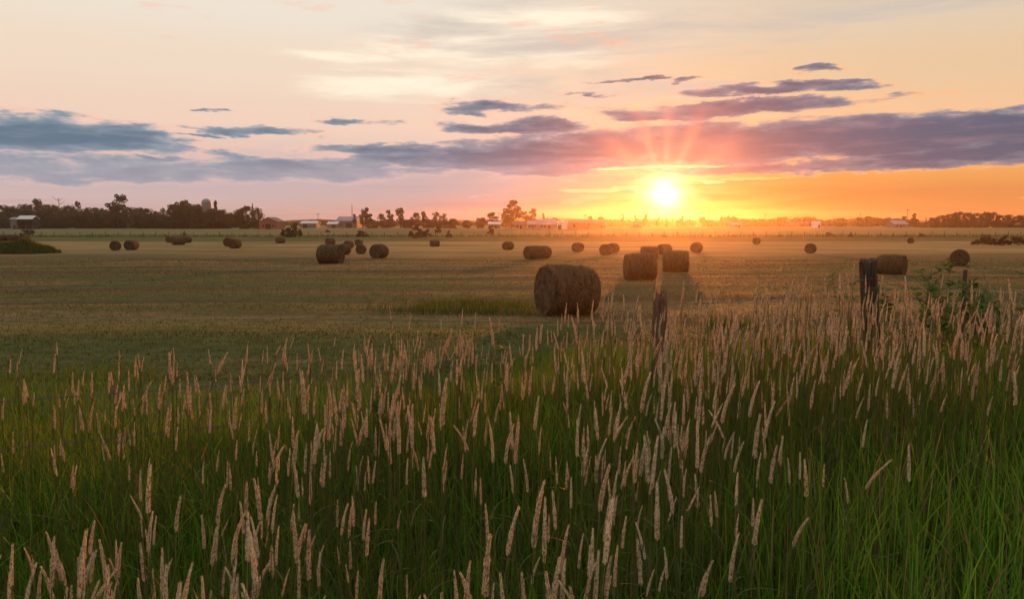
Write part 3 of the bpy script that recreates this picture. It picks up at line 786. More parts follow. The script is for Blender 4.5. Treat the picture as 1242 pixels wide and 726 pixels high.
# ------------------------------------------------------------------ blades (vectorised)
def blades(bx, by, h, w, az, bend, nseg=3, face=None, z=None):
    n = len(bx); bz = ground(bx, by) - .02 if z is None else z
    face = rng.uniform(0, 2*math.pi, n) if face is None else face
    dx, dy = np.cos(az), np.sin(az); fx, fy = np.cos(face), np.sin(face)
    P = []
    for i in range(nseg+1):
        t = i/nseg
        ox = bend*h*t*t; oz = h*(t - .35*np.minimum(bend, 1.6)*t*t)
        cx, cy, cz = bx+dx*ox, by+dy*ox, bz+oz
        if i == nseg: P.append(np.stack([cx, cy, cz], -1))
        else:
            ww = w*(1-t)**.6*(.75 if i == 0 else 1.0)*.5
            P.append(np.stack([cx-fx*ww, cy-fy*ww, cz], -1)); P.append(np.stack([cx+fx*ww, cy+fy*ww, cz], -1))
    V = np.stack(P, 1); k = V.shape[1]
    b = (np.arange(n)*k)[:, None]
    Q = np.concatenate([b+np.array([[2*i, 2*i+1, 2*i+3, 2*i+2]]) for i in range(nseg-1)]) if nseg > 1 else None
    T = b+np.array([[2*nseg-2, 2*nseg-1, 2*nseg]])
    return V.reshape(-1, 3), Q, T, k

def fan(n, d0, d1, k=.72, extra=.6, p=1.0):
    """points spread over the wedge in front of the camera, between d0 and d1"""
    d = d0 + (d1-d0)*rng.random(n)**p
    x = (rng.random(n)*2-1)*(k*d+extra)
    return x, d
def grass_tint(n, dry=.12, lift=1.0):
    g = np.array([[.038,.084,.009],[.060,.124,.012],[.088,.160,.016],[.086,.108,.015]])
    c = g[rng.integers(0, 4, n)]*rng.uniform(.7, 1.25, (n, 1))*lift
    m = rng.random(n) < dry
    c[m] = np.array([.17,.125,.058])*rng.uniform(.6, 1.2, (m.sum(), 1))
    return c

def verge_grass():
    out_v, out_q, out_t, out_c, off = [], [], [], [], 0
    def put(V, Q, T, k, c):
        nonlocal off
        out_v.append(V); out_q.append(Q+off); out_t.append(T+off); out_c.append(np.repeat(c, k, 0)); off += len(V)
    # tall verge grass
    x, d = fan(92000, .7, 7.2, .72, 1.9, .74)
    patch = .5+.5*np.sin(x*1.7+np.sin(d*1.3)*1.2)*np.cos(d*1.9+x*.6)
    right = np.clip((x-.25-(d-1.8)*.55)/.6, 0, 1)*np.clip((4.6-d)/1.2, 0, 1)
    h = rng.uniform(.30, .62, len(x))*(.8+.3*patch)*(1+.12*right)
    h *= np.clip((9.0-d)/3.2, .45, 1)*(1-.34*np.clip((-x-.10*d)/.8,0,1)*np.clip((d-2.5)/.9,0,1))
    keep = rng.random(len(x)) < (.55+.45*patch)*(1-.35*right)
    x, d, h, right = x[keep], d[keep], h[keep], right[keep]; n = len(x)
    c = grass_tint(n, .13, 1.32)*(1+.42*right[:, None])
    bend = np.abs(rng.normal(.17, .20, n)); 
    put(*blades(x, d, h, rng.uniform(.005, .0125, n)*(1+.1*right), rng.uniform(0, 6.28, n), bend, 4), c)
    # broad arching leaves
    x, d = fan(5500, .8, 6.5, .72, 1.9, .8); n = len(x)
    put(*blades(x, d, rng.uniform(.38,.72,n), rng.uniform(.008,.014,n), rng.uniform(0,6.28,n), rng.uniform(.25,.85,n), 5), grass_tint(n, .04, 1.15))
    # dead thatch low down
    x, d = fan(20000, .7, 8.5, .72, 1.9, .8); n = len(x)
    put(*blades(x, d, rng.uniform(.10,.30,n), rng.uniform(.003,.006,n), rng.uniform(0,6.28,n), rng.uniform(.5,1.8,n), 3), grass_tint(n, .6))
    # shorter rank grass between the fence and the mown field
    x, d = fan(85000, 5.6, 17, .72, 2.4, .9); n = len(x)
    edge = 11.2 + 1.1*np.tanh(x*.4) + .8*np.sin(x*.7) + .6*np.sin(x*1.9)
    keep = (d < edge) | (rng.random(n) < .22); x, d, edge = x[keep], d[keep], edge[keep]; n = len(x)
    pt = .5+.5*np.sin(x*1.1+2*np.sin(d*.8))*np.cos(d*1.2-x*.5)
    h = (.10+.30*np.clip((edge-d)/4.5, 0, 1)*(.5+.7*pt))*rng.uniform(.6,1.3,n)
    put(*blades(x, d, h, rng.uniform(.006,.012,n), rng.uniform(0,6.28,n), np.abs(rng.normal(.35,.3,n)), 3), grass_tint(n, .10, 1.1+.25*pt[:, None]))
    me = np_mesh('verge_grass', np.concatenate(out_v), np.concatenate(out_q), np.concatenate(out_t), M['blade'], np.concatenate(out_c))
    kind(obj('verge_grass', me), 'stuff')
verge_grass()

grass_mound()

def stubble():
    x, d = fan(120000, 10.0, 60, .72, 2, 1.6); n = len(x)
    sw = np.sin(d*1.05+.6*np.sin(x*.11)) + .6*np.sin(d*.37+x*.03)
    h = rng.uniform(.025,.085,n)*(1+.3*(sw > 0))*(1+d*.010)
    pt = np.sin(x*.23+1.3*np.sin(d*.31))*np.cos(d*.9+.8*np.sin(x*.17)) + .7*np.sin(d*2.1+.5*np.sin(x*.4))*np.sin(x*.31+d*.2)
    c = np.where((rng.random((n,1)) < (.38+.12*sw[:, None]+.32*pt[:, None])), np.array([[.19,.138,.056]]), np.array([[.075,.088,.022]]))*rng.uniform(.6,1.35,(n,1))
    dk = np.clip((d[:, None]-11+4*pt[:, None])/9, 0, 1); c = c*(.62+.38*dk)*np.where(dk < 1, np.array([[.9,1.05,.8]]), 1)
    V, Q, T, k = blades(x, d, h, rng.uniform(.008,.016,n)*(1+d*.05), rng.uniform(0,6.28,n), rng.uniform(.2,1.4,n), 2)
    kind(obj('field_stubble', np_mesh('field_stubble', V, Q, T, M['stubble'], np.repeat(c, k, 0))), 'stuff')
stubble()

def fence_weeds():
    n = 9000
    x = rng.uniform(-160, 160, n); d = 183 + rng.normal(0, .8, n)
    V, Q, T, k = blades(x, d, rng.uniform(.35,1.0,n), rng.uniform(.06,.14,n), rng.uniform(0,6.28,n), np.abs(rng.normal(.2,.2,n)), 2)
    kind(obj('fence_row_weeds', np_mesh('fence_row_weeds', V, Q, T, M['stubble'], np.repeat(grass_tint(n, .25, .8), k, 0))), 'stuff')
    # rank uncut patch by the near bale
    parts = []
    for (px, py, sx, sy, m) in ((575,372,1.5,.8,2600),(560,378,2.2,.8,1800),(880,396,.5,.35,500)):
        X, Y = hit(px, py)
        parts.append((rng.normal(X, sx*.6, m), rng.normal(Y, sy*.6, m)))
    x = np.concatenate([p[0] for p in parts]); d = np.concatenate([p[1] for p in parts]); n = len(x)
    V, Q, T, k = blades(x, d, rng.uniform(.12,.36,n), rng.uniform(.010,.022,n), rng.uniform(0,6.28,n), np.abs(rng.normal(.3,.25,n)), 3)
    kind(obj('uncut_grass', np_mesh('uncut_grass', V, Q, T, M['blade'], np.repeat(grass_tint(n, .2, .75), k, 0))), 'stuff')
fence_weeds()

# ------------------------------------------------------------------ seed-head stalks
def stalk_density(x, d):
    lim = np.where(x > .55, 1.72 + (x-.55)*.70, 0)
    base = np.where(d < 3.1, 135.0, 140.0)*(1-.38*np.clip((d-3.9)/1.0, 0, 1))
    left = np.clip((-x-.12*d)/.7, 0, 1)                      # thinner on the left beyond the front rows
    base = base*(1-left*np.clip((d-2.3)/.8, 0, 1)*.72)
    clump = .12+1.9*np.clip(.5+.6*np.sin(x*3.1+np.sin(d*2.3)*1.5)*np.cos(d*2.7-x*1.3)+.25*np.sin(x*9.0+d*4.0)*np.cos(d*11.0-x*5.0), 0, 1)**1.4
    far = np.where(x > -.5, np.clip((7.2-d)/3.2, 0, 1), np.clip((6.4-d)/1.4, 0, 1))
    return base*clump*far*(d > np.maximum(lim, 1.55))*np.clip((d-lim)/.8, 0, 1)**1.3
def make_head_template(nring, nside, nspk, seed):
    """unit-length flower spike along z, radius in units of the length: verts, faces"""
    r_ = random.Random(seed); V, Fc = [], []; p1, p2, am = r_.uniform(0,6.28), r_.uniform(0,6.28), r_.uniform(.02,.13)
    lump = lambda t: 1 + am*math.sin(t*13+p1) + am*.7*math.sin(t*29+p2)
    for i in range(nring):
        t = i/(nring-1)
        r = .041*min(1, (t/.09)**.6 if t > 0 else .25)*(1-max(0, t-.45)/.55*.72)
        for k in range(nside):
            th = 2*math.pi*k/nside + i*.35; rr = r*lump(t)*r_.uniform(.70, 1.2)
            V.append((rr*math.cos(th), rr*math.sin(th), t))
    for i in range(nring-1):
        for k in range(nside):
            k2 = (k+1) % nside; Fc.append((i*nside+k, i*nside+k2, (i+1)*nside+k2, (i+1)*nside+k))
    Fc.append(tuple((nring-1)*nside+k for k in range(nside)))
    for j in range(nspk):
        t = r_.uniform(.02, .95); th = r_.uniform(0, 6.28)
        r = .039*(1-max(0, t-.45)/.55*.72)*lump(t); c, s = math.cos(th), math.sin(th)
        L = r_.uniform(.04, .08); o = r_.uniform(.004, .020); w = r_.uniform(.004, .008)
        n = len(V)
        V += [(r*c-s*w, r*s+c*w, t), (r*c+s*w, r*s-c*w, t), ((r+o)*c, (r+o)*s, t+L)]
        Fc.append((n, n+1, n+2))
    return np.array(V), Fc, len(Fc)-nspk
def bent(V, L, curve, lean):
    """spike placed on a gently curving axis starting vertical-ish with lean; V along z scaled by L"""
    z = V[:, 2]; a = lean + curve*z
    ox = L*(np.sin(lean)*z + .5*curve*z*z*np.cos(lean)); oz = L*(np.cos(lean)*z - .5*curve*z*z*np.sin(lean))
    return np.stack([ox + V[:, 0]*L*np.cos(a), V[:, 1]*L, oz - V[:, 0]*L*np.sin(a)], -1)

def stalks():
    global rng
    rng = np.random.default_rng(42); random.seed(42)
    n = 75000; x = rng.uniform(-6, 7, n); d = rng.uniform(1.5, 7.8, n)
    keep = rng.random(n)*(n/(13*6.3)) < stalk_density(x, d)
    keep &= np.abs(x) < .74*d + 1.2
    x, d = x[keep], d[keep]; n = len(x)
    H = (rng.normal(.92, .12, n) + (d > 4)*rng.normal(-.02, .07, n)).clip(.60, 1.2)
    H = np.where((d < 2.4), H*.93, H)*np.where(d > 4.8, 1-.15*np.clip((d-4.0)/1.6, 0, 1), 1)
    L = rng.normal(.120, .028, n).clip(.06, .18)
    lean = np.abs(rng.normal(.06, .075, n)); wild = rng.random(n) < .07; lean[wild] = rng.uniform(.2, .5, wild.sum())
    az = rng.normal(.2, 1.5, n)                     # direction of the lean
    curve = np.abs(rng.normal(.08, .1, n))
    zb = ground(x, d)
    # in view?  (head centre)
    hx = x + np.cos(az)*np.sin(lean)*H; hy = d + np.sin(az)*np.sin(lean)*H; hz = zb + H - CZ
    dep = hy*cp - hz*sp; py = 363 - F*(hy*sp + hz*cp)/dep; px = 621 + F*hx/dep
    size = np.where((px > -5) & (px < 1247) & (py < 740) & (py > 200), L*F/dep, 0)
    order = np.argsort(-size); ind = set(order[:300].tolist())
    # prototypes: stem, seed head, one or two leaves
    protos = []
    for v in range(14):
        ln = [0.0,.03,.05,.07,.09,.12,.04,.06,.02,.08,.28,.42,.10,.05][v]; cv = random.uniform(0, .12)
        hh, LL, rr = 1.0, random.uniform(.11,.175), random.uniform(.78, 1.2)
        Vh, Fh, nc = make_head_template(22, 8, 300, v); Vh[:, :2] *= rr*1.0
        hl = ln; hc = random.uniform(.02,.42)
        HV = bent(Vh, LL, hc, hl)
        st = hh-LL*math.cos(hl)
        tipx = math.tan(hl)*st*.5
        stem = MB().tube([(tipx*t*t, 0, st*t-.02) for t in (0,.3,.6,.85,1.0)], [.0022,.002,.0018,.0015,.0013], 5).mesh('stem', M['stem'], True)
        hm = bpy.data.meshes.new('seed_head'); hm.from_pydata([tuple(p) for p in (HV + np.array([tipx, 0, st-.022]))], [], Fh); hm.update(); hm.materials.append(M['head']); hm.materials.append(M['awn'])
        hm.polygons.foreach_set('material_index', [0]*nc + [1]*(len(Fh)-nc))
        lm = []
        for q in range(random.choice((1,2,2))):
            z0 = random.uniform(.25,.6)*st; a = random.uniform(0,6.28); LLf = random.uniform(.16,.30)
            m = MB(); w = random.uniform(.006,.010); pts = []
            for i in range(6):
                t = i/5; r = LLf*(.25*t+.55*t*t); zz = z0 + LLf*(.85*t-.55*t*t)
                ww = w*.5*(1-t)**.6
                c, s = math.cos(a), math.sin(a); bx = tipx*(z0/st)**2
                m.v += [(bx+r*c-s*ww, r*s+c*ww, zz), (bx+r*c+s*ww, r*s-c*ww, zz)]
                if i: m.f.append((2*i-2, 2*i-1, 2*i+1, 2*i))
            lm.append(m.mesh('leaf', M['stalk_leaf']))
        protos.append((ln, stem, hm, lm))
    leans = np.array([p[0] for p in protos])
    bins = [(-99,150,'below the grassy mound'),(150,330,'below the silo'),(330,480,'below the dark lone bale'),(480,620,'before the uncut patch'),
            (620,760,'below the big near bale'),(760,900,'below the split fence post'),(900,1060,'between the two wooden fence posts'),(1060,9999,'beyond the round fence post')]
    rows = [(640, 9999, 'front row'), (540, 640, 'second row'), (-99, 540, 'back rows')]
    def rot(az): return az
    rest = []
    for i in order:
        i = int(i)
        if i not in ind: rest.append(i); continue
        cand = np.argsort(np.abs(leans-lean[i]))[:4]; ln, stem, hm, lm = protos[int(random.choice(list(cand)))]
        where = next(b[2] for b in bins if b[0] <= px[i] < b[1]); row = next(r for r in rows if r[0] <= py[i] < r[1])
        sx = math.cos(az[i])*ln
        how = 'bent over' if ln > .2 else ('leaning left' if sx < -.035 else 'leaning right' if sx > .035 else 'upright')
        lab = f'tan seed-head grass stalk, {how}, in the {row[2]} {where}'
        s = H[i]
        t = thing('grass_stalk', lab, 'grass stalk', (x[i], d[i], zb[i]), float(az[i]), f'{how} stalks, {row[2]} {where}', (s, s, s))
        obj('stem', stem, t); obj('seed_head', hm, t)
        for m in lm: obj('leaf', m, t)
    # all the others as one mass
    tm = [make_head_template(9, 5, 52, 50+v) for v in range(4)]
    Vh_, Qh, Th, off = [], [], [], 0
    stem_args = [[] for _ in range(6)]
    HVs, HF = [], []
    offv = 0
    quad, tri = [], []
    for i in rest:
        V, Fc, nc = tm[i % 4]; V = V.copy(); V[:, :2] *= random.uniform(.85, 1.25)
        P = bent(V, L[i], curve[i], lean[i])
        st = H[i]-L[i]; tx = math.tan(min(lean[i], .5))*st*.5
        P[:, 0] += tx; P[:, 2] += st
        c, s = math.cos(az[i]), math.sin(az[i])
        X = x[i] + P[:, 0]*c - P[:, 1]*s; Y = d[i] + P[:, 0]*s + P[:, 1]*c
        HVs.append(np.stack([X, Y, zb[i]+P[:, 2]], -1))
        for f in Fc:
            if len(f) == 4: quad.append([q+offv for q in f])
            elif len(f) == 3: tri.append([q+offv for q in f])
        offv += len(V)
        # stem: three-sided
        b = []
        for t in (0, .5, 1.0):
            for k in range(3):
                a = k*2.094; r = .0021
                b.append((x[i] + c*tx*t*t + r*math.cos(a), d[i] + s*tx*t*t + r*math.sin(a), zb[i]-.02+t*(st+.02)))
        Vh_.append(np.array(b))
        for j in (0, 3):
            for k in range(3): Qh.append((off+j+k, off+j+(k+1)%3, off+j+3+(k+1)%3, off+j+3+k))
        off += 9
    t = kind(obj('grass_stalks', None), 'stuff')
    sh = np_mesh('seed_heads', np.concatenate(HVs), np.array(quad), np.array(tri), M['head']); sh.materials.append(M['awn'])
    sh.polygons.foreach_set('material_index', np.concatenate([np.zeros(len(quad), np.int32), np.ones(len(tri), np.int32)]))
    obj('seed_heads', sh, t)
    o = obj('stems', np_mesh('stems', np.concatenate(Vh_), np.array(Qh), None, M['stem']), t)
    print('stalks', n, 'individual', len(ind), 'in view', int((size > 0).sum()), 'smallest own', float(np.sort(size)[-300]))
stalks()

# ------------------------------------------------------------------ hay bales
def bale_meshes(seed):
    """unit bale: radius .5, half-length .5, axis along x, resting on z=0 (flattened a little)"""
    r_ = random.Random(seed); n, m = 48, 15
    ph = [r_.uniform(0, 6.28) for _ in range(6)]
    def rad(th, t):
        e = 1 - .10*abs(t*2)**5
        return .5*e*(1 + .014*math.sin(3*th+ph[0]) + .010*math.sin(5*th+ph[1]+t*3) + .012*math.sin(t*17+ph[2]) + .012*r_.uniform(-1, 1))
    def pt(th, t, R):
        y, z = R*math.sin(th), R*math.cos(th)
        z = max(z, -.475) if z < -.46 else z
        if z < -.3: y *= 1 + (-.3-z)*.18
        return (t, y, z+.475)
    mb = MB(); ring0, ring1 = [], []
    for i in range(m):
        t = -.5 + i/(m-1)
        for k in range(n):
            p = pt(2*math.pi*k/n, t, rad(2*math.pi*k/n, t)); mb.v.append(p)
            if i == 0: ring0.append(p)
            if i == m-1: ring1.append(p)
    for i in range(m-1):
        for k in range(n): mb.f.append((i*n+k, i*n+(k+1)%n, (i+1)*n+(k+1)%n, (i+1)*n+k))
    body = mb.mesh('barrel', M['hay'], True)
    ends = []
    for ring, s in ((ring0, -1), (ring1, 1)):
        e = MB(); cz = .475
        for j in range(7):
            f = 1-j/6.5
            for p in ring:
                e.v.append((s*(.5 + .012*(1-f) + (.006*r_.uniform(-1,1) if j else 0)), p[1]*f, cz+(p[2]-cz)*f))
        e.v.append((s*.515, 0, cz))
        for j in range(6):
            for k in range(n): e.f.append((j*n+k, j*n+(k+1)%n, (j+1)*n+(k+1)%n, (j+1)*n+k))
        for k in range(n): e.f.append((6*n+k, 6*n+(k+1)%n, 7*n))
        ends.append(e.mesh('end_face', M['hay_end'], True))
    # frayed hay sticking out
    h = MB()
    for q in range(1700):
        th = r_.uniform(-2.6, 2.6); t = r_.uniform(-.5, .5); R = rad(th, t)
        p = Vector(pt(th, t, R*.99)); out = Vector((r_.gauss(0,.5), math.sin(th), math.cos(th))); tang = Vector((r_.gauss(0,.4), math.cos(th), -math.sin(th)))*r_.choice((-1,1))
        dr = (out*r_.uniform(.1,.6) + tang).normalized()
        L = r_.uniform(.03,.11); sd = dr.cross(out).normalized()*.0035; k = len(h.v)
        h.v += [tuple(p-sd), tuple(p+sd), tuple(p+dr*L)]; h.f.append((k, k+1, k+2))
    for q in range(420):
        a = r_.uniform(0, 6.28); e = r_.uniform(.9, 1.35); x_ = .5*e*max(-1, min(1, 1.4*math.cos(a))); y_ = .46*e*max(-1, min(1, 1.4*math.sin(a)))
        p = Vector((x_, y_, r_.uniform(.015, .07))); g = r_.uniform(0, 6.28); dr = Vector((math.cos(g), math.sin(g), r_.uniform(-.1, .45))).normalized()
        L = r_.uniform(.05, .14); sd = dr.cross(Vector((0,0,1))).normalized()*.005; k = len(h.v)
        h.v += [tuple(p-sd), tuple(p+sd), tuple(p+dr*L)]; h.f.append((k, k+1, k+2))
    return body, ends, h.mesh('loose_straw', M['stubble_hay'])
M['stubble_hay'] = leaf_mat('loose_hay', (0.17,0.11,0.055,1), (0.26,0.18,0.09,1), 0.3, scale=30.0, rough=0.9, spec=0.05)
BV = [bale_meshes(s) for s in range(5)]
# photo column of the centre, row of the foot, height in rows, length/diameter, turn of the axis, label
BALES = [
 (687,383,65,.95,26,'big near hay bale, dark and shaggy, behind the tall grass stalks'),
 (777.5,340,34.5,1.0,14,'second nearest hay bale, barrel side facing, standing left of the close one in the glow'),
 (820.5,330,27,1.1,4,'hay bale with its long side facing, beside the larger one in the orange glow'),
 (788.5,314,14,1.3,-3,'hay bale peeping out over the two large bales in the glow'),
 (806.5,309,11.5,1.0,35,'hay bale almost lost in the glow behind the gap of the two large bales'),
 (400,320,25,1.05,-28,'dark lone hay bale in the middle of the field, largest of its cluster'),
 (459,313,17.5,1.1,62,'hay bale with round end and lit barrel, right of the dark lone bale'),
 (437.5,308,12,1.0,85,'hay bale seen end-on next to the dark lone bale'),
 (416,309,14,1.0,60,'hay bale tucked close behind the dark lone bale'),
 (422.5,301,9,1.1,58,'smaller hay bale behind the end-on bale, its barrel turned away'),
 (435,298,8,1.1,70,'farthest small hay bale of the cluster behind the dark lone bale'),
 (400,297,9,1.0,45,'hay bale showing just over the top of the dark lone bale'),
 (527,299,8,1.15,30,'small hay bale alone below the hedge bushes'),
 (616,303,10.5,1.1,55,'lone hay bale below the tallest flat-topped tree'),
 (647,314,16.5,1.15,38,'hay bale in front of a pair touching end to side'),
 (658.5,313,13.5,1.1,60,'hay bale half hidden at the back of the touching pair'),
 (701,305,10.5,1.1,62,'small hay bale below the long reddish barn'),
 (735.5,309,12,1.05,66,'front hay bale of the overlapping pair in the glow'),
 (744,306.5,11,1.05,66,'rear hay bale of the overlapping pair in the glow'),
 (845.5,306,12.5,1.0,72,'hay bale just past the sun streak, beyond the two large bales'),
 (918,296,8.5,1.1,80,'small far hay bale standing alone past the sun'),
 (984,307,12,1.05,80,'round-ended hay bale alone on the open stubble past the sun'),
 (1084,333,23,1.12,-18,'hay bale with its flat barrel facing, beside the round fence post'),
 (1166.5,322,20,1.0,86,'dark round-ended hay bale behind the sapling'),
 (1105.5,295,7.5,1.0,88,'tiny far hay bale near the fence, above the barrel-facing one'),
 (1196,292.5,8.5,1.3,8,'pale hay bale resting among the dark hedge bushes'),
 (138.5,303.5,12,1.0,84,'end-on hay bale, front one of the pair on the golden stubble'),
 (158,303,12.5,1.2,64,'hay bale with its barrel showing, second of the pair on the golden stubble'),
 (215.5,297,9.5,1.35,22,'middle hay bale at the front of the trio below the silo'),
 (206,294,8,1.1,50,'hay bale at the thicket side of the trio below the silo'),
 (226,294.5,8,1.1,50,'hay bale at the barn side of the trio below the silo'),
 (284,301,12,1.15,62,'front hay bale of the close pair below the separate clump'),
 (277,299,11.5,1.0,70,'rear hay bale of the close pair below the separate clump'),
 (339.5,295,6.8,1.3,30,'small far hay bale below the red barn'),
 (29,292,8,1.1,50,'hay bale at the end of the row behind the grassy mound'),
 (15,292,8,1.2,30,'middle hay bale of the row behind the grassy mound'),
 (3,292,8,1.2,20,'hay bale mostly buried behind the grassy mound'),
]
for i, (px, py, hp_, ld, yaw, lab) in enumerate(BALES):
    X, Y = hit(px, py)
    D = min(1.5, max(1.1, hp_*Y/F/.975))
    t = thing('hay_bale', lab, 'hay bale', (X, Y + .25*D, gz(X, Y+.25*D)-.035), math.radians(yaw) - math.atan2(X, Y), 'round hay bales on the field', (D*ld, D*random.uniform(1.0,1.02), D*random.uniform(.98,1.0)))
    t.rotation_euler[0] = random.gauss(0, .02)
    b, e, h = BV[i % 5]
    t.rotation_euler[1] = math.radians(3.5) if i == 0 else 0
    obj('barrel', b, t); obj('end_face', e[0], t); obj('end_face', e[1], t)
    if Y < 75: obj('loose_straw', h, t)

# ------------------------------------------------------------------ near fence
def near_fence():
    fy = lambda X: 6.4 + .37*(X-1.28)
    def fx(px): # where the fence line crosses photo column px
        r = ray(px, 350); k = r[0]/r[1]; dd = (6.4-.37*1.28)/(1-.37*k); return k*dd, dd
    X0, Y0 = fx(801)
    t = thing('fence', 'old wooden post and sagging wire fence through the tall grass', 'fence', (X0, Y0, gz(X0, Y0)))
    org = t.location
    def post(px, top, width, lean, mat, label, split):
        X, Y = fx(px); zb = gz(X, Y); zt = at(px, top, Y).z; H = zt-zb; R = width*Y/F/2
        r_ = random.Random(int(px)); n = 20; m = 16; mb = MB()
        ph = [r_.uniform(0, 6.28) for _ in range(4)]
        for i in range(m):
            s = i/(m-1); z = -.4 + s*(H+.4)
            for k in range(n):
                th = 2*math.pi*k/n
                rr = R*(1.06-.06*s)*(1 + .05*math.sin(2*th+ph[0]) + .035*math.sin(5*th+ph[1]) + .03*math.sin(11*th+ph[2]) + r_.uniform(-.02,.02))
                zz = z + (r_.uniform(-.012,.012) if i == m-1 else 0)
                if split and i >= m-3:
                    zz = z - (.16*abs(math.sin(th*1.5+1.1)) + r_.uniform(0,.05))*(i-m+4)/3
                elif i == m-1: zz += .25*R*math.cos(th-1)
                mb.v.append((rr*math.cos(th) + lean*(s-1)*H*-1*0 + lean*(H-z), rr*math.sin(th), zz))
        for i in range(m-1):
            for k in range(n): mb.f.append((i*n+k, i*n+(k+1)%n, (i+1)*n+(k+1)%n, (i+1)*n+k))
        mb.v.append((0, 0, H - (.13 if split else .01)))
        for k in range(n): mb.f.append(((m-1)*n+k, (m-1)*n+(k+1)%n, m*n))
        o = mb.build('wooden_post', M[mat], t, False, (X-org.x, Y-org.y, zb-org.z))
        if label: o['label'] = label
        return X, Y, zb, H, R
    P1 = post(801, 346, 15, .0, 'split', 'broken grey-brown post with a splintered top', True)
    P2 = post(1051, 315.5, 20, .10, 'post', 'stout round post with a flat sawn top, leaning', False)
    Pl = post(-330, 400, 18, .03, 'post', None, False)
    Pr = post(1420, 330, 17, -.03, 'post', None, False)
    # steel post
    X, Y = fx(1169.5); zb = gz(X, Y); zt = at(1169, 327, Y).z; H = zt-zb
    MB().box(-.02,.02,-.004,.004,-.3,H).box(-.003,.003,.0042,.035,-.3,H).build('steel_post', M['steel'], t, False, (X-org.x, Y-org.y, zb-org.z))
    PS = (X, Y, zb, H, .02)
    # splinters on the broken post
    mb = MB()
    for q in range(11):
        a = q*.57; R = P1[4]; hh = random.uniform(.05,.22)
        c, s = math.cos(a)*R*.98, math.sin(a)*R*.98
        mb.tube([(c, s, P1[3]-.45), (c*1.02, s*1.02, P1[3]-.16), (c*1.08, s*1.08, P1[3]-.17+hh)], [.011,.009,.001], 4)
    mb.build('splinter', M['split'], t, False, (P1[0]-org.x, P1[1]-org.y, P1[2]-org.z))
    seq = [Pl, P1, P2, PS, Pr]
    for hfrac, sg in ((.62, .04), (.36, .03), (.86, .05)):
        pts = []
        use = seq[:] if hfrac < .8 else seq[1:]
        nodes = [Vector((p[0]-org.x, p[1]-p[4]-.004-org.y, p[2]-org.z + hfrac*(p[3] if p is not PS else p[3]*.98))) for p in use]
        for a, b in zip(nodes[:-1], nodes[1:]):
            for i in range(12):
                f = i/12; q = a.lerp(b, f); q.z -= 4*f*(1-f)*sg*(1+.4*(b-a).length/2); pts.append(q)
        pts.append(nodes[-1])
        w = MB().tube(pts, .0028, 5).build('wire', M['wire'], t)
        br = MB()
        for a, b in zip(pts[:-1], pts[1:]):
            L = (b-a).length; k = 0.0
            while k < L:
                c = a.lerp(b, k/L); k += .14
                for s in (-1, 1): br.tube([c+Vector((-.006*s, -.01*s, -.014)), c+Vector((.006*s, .01*s, .014))], .0013, 3)
        br.build('barb', M['wire'], w)
near_fence()

# ------------------------------------------------------------------ broad-leaved plants by the fence
def weed(px, top, d, label, nb, L, spread, name='weed', cat='weed', mat='weed', bare=.25, wl=.45, stemr=.005, seed=1):
    """leafy plant: a main stem with side shoots carrying pointed leaves"""
    random.seed(seed)
    p = at(px, 270, d); zb = gz(p.x, d); H = at(px, top, d).z - zb
    t = thing(name, label, cat, (p.x, d, zb))
    st, lf = MB(), MB()
    def shoot(b, dirv, length, r, depth):
        pts = [Vector(b)]; dv = Vector(dirv).normalized(); n = 6
        for i in range(n):
            dv = (dv + Vector((random.gauss(0,.08), random.gauss(0,.08), .06))).normalized(); pts.append(pts[-1]+dv*length/n)
        st.tube(pts, [r*(1-.75*i/n) for i in range(n+1)], 5)
        return pts
    main = shoot((0,0,-.03), (random.gauss(0,.08),random.gauss(0,.08),1), H*.93, stemr, 0)
    def leaves(pts, a, k, LL):
        for i in range(k):
            f = a + (1-a)*i/max(1, k-1); j = min(len(pts)-2, int(f*(len(pts)-1))); q = pts[j].lerp(pts[j+1], f*(len(pts)-1)-j)
            for s in (0, math.pi):
                th = i*1.57 + s + random.uniform(-.4,.4); l = LL*random.uniform(.6,1.15)
                lf.leaf(q, (math.cos(th), math.sin(th), random.uniform(.05,.7)), l, l*wl, Vector((random.gauss(0,.3),random.gauss(0,.3),1)))
    leaves(main, .55, 7, L)
    for b in range(nb):
        f = bare + (1-bare)*(b+.5)/nb*.95; j = min(len(main)-2, int(f*(len(main)-1))); q = main[j].lerp(main[j+1], f*(len(main)-1)-j)
        th = b*2.4 + random.uniform(-.4,.4)
        pts = shoot(q, (math.cos(th), math.sin(th), random.uniform(.5,1.1)), spread*random.uniform(.6,1.1)*(1.15-.5*f), stemr*.55, 1)
        leaves(pts, .25, 6, L)
    st.build('stem', M['stem'], t); lf.build('foliage', M[mat], t)
    random.seed(seed*3+1)
weed(1138, 310, 6.9, 'young forked sapling with fine leaves in front of the dark round bale', 6, .085, .30, 'sapling', 'sapling', bare=.55, stemr=.010, seed=3)
weed(1152, 303, 7.1, 'slender upright shoot at the side of the forked sapling', 4, .07, .16, 'sapling', 'sapling', bare=.5, stemr=.006, seed=9)
weed(1018, 322, 7.0, 'thin wispy weed nearest the glow beside the round fence post', 6, .05, .20, bare=.3, wl=.3, stemr=.004, seed=11)
weed(1029, 306, 7.1, 'tallest wispy weed with a nodding top beside the round fence post', 6, .05, .22, bare=.35, wl=.3, stemr=.004, seed=12)
weed(1040, 322, 6.9, 'wispy weed growing tight against the round fence post', 6, .05, .18, bare=.3, wl=.3, stemr=.004, seed=13)
weed(1085, 338, 6.8, 'pale yellow-green weed below the barrel-facing bale', 7, .10, .22, bare=.3, seed=14)
weed(1113, 334, 6.8, 'leafy green weed midway between the round post and the sapling', 7, .09, .22, bare=.3, seed=15)
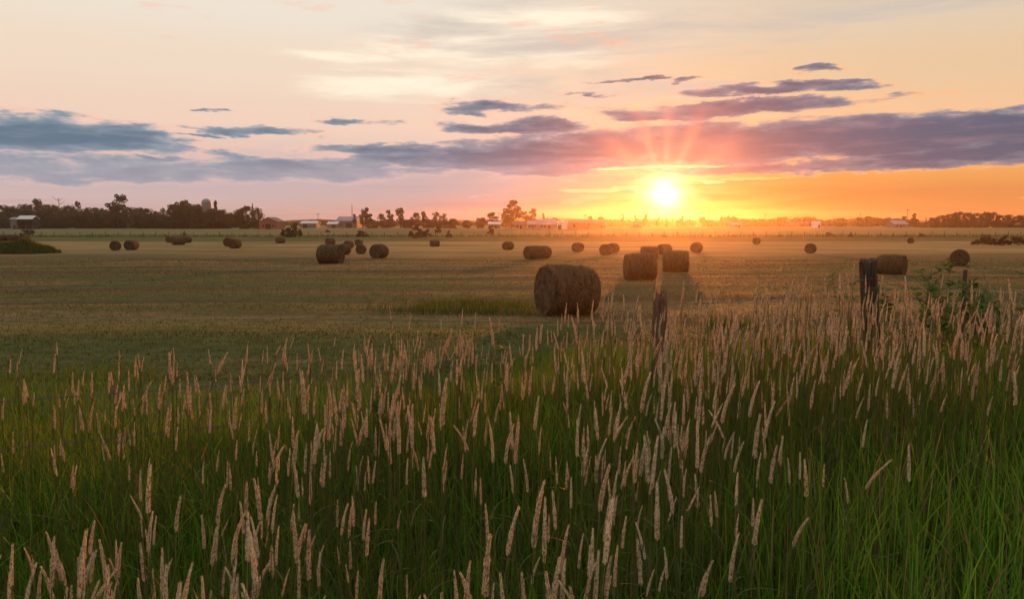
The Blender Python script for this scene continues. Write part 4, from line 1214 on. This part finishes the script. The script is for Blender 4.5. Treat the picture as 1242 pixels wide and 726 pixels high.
weed(1172, 342, 7.3, 'dense dark weed clump wrapped round the steel post', 12, .11, .30, bare=.15, seed=16)
weed(1186, 345, 7.2, 'second dark leafy weed beside the steel post', 11, .11, .30, bare=.15, seed=17)
weed(1207, 326, 7.3, 'dark weed with a drooping top beyond the steel post', 8, .10, .24, bare=.25, seed=18)
weed(1222, 342, 7.2, 'bright green weed between the drooping one and the frame-side shrub', 10, .10, .28, bare=.15, seed=19)
weed(1243, 322, 7.0, 'dark broad-leaved shrub cut off beside the bright green weed', 10, .12, .28, bare=.2, seed=20)
weed(1196, 358, 6.6, 'lush bright green weed in front of the dark clumps by the steel post', 12, .10, .30, bare=.1, seed=31)
weed(1228, 362, 6.4, 'lush green weed before the dark broad-leaved shrub', 12, .10, .30, bare=.1, seed=32)
weed(1160, 366, 6.5, 'low leafy weed between the sapling and the steel post', 11, .09, .26, bare=.1, seed=33)
weed(600, 396, 6.0, 'small dark leafy weed among the stalks below the big near bale', 7, .07, .16, bare=.2, seed=21)
weed(428, 452, 4.6, 'dark leafy weed clump among the stalks below the dark lone bale', 10, .075, .20, bare=.15, seed=22)
weed(868, 392, 6.6, 'brownish dry weed clump beyond the split post', 9, .07, .20, bare=.15, mat='stubble_hay', seed=23)

# ------------------------------------------------------------------ haze
def haze():
    m, nt = new_mat('haze')
    pv = nt.n('ShaderNodeVolumePrincipled')
    pv.inputs['Color'].default_value = (0.98, 0.76, 0.56, 1); pv.inputs['Density'].default_value = HAZE_DENSITY
    pv.inputs['Anisotropy'].default_value = HAZE_G
    o = nt.n('ShaderNodeOutputMaterial'); nt.link(pv.outputs[0], o.inputs['Volume'])
    kind(MB().box(-1150, 1150, -60, 1180, -1.0, CZ + 15.5).build('haze', m), 'stuff')
HAZE_DENSITY, HAZE_G = 0.00018, 0.86
haze()

# ------------------------------------------------------------------ render settings
vs = scene.view_settings
vs.view_transform = 'Standard'; vs.look = 'None'; vs.exposure = 0.0; vs.gamma = 1.0; vs.use_curve_mapping = False
cy = scene.cycles
cy.use_denoising = True
try: cy.denoiser = 'OPENIMAGEDENOISE'
except Exception: pass
cy.max_bounces = 6; cy.diffuse_bounces = 3; cy.glossy_bounces = 2; cy.transmission_bounces = 4; cy.transparent_max_bounces = 8; cy.volume_bounces = 1
cy.sample_clamp_indirect = 8.0; cy.caustics_reflective = False; cy.caustics_refractive = False
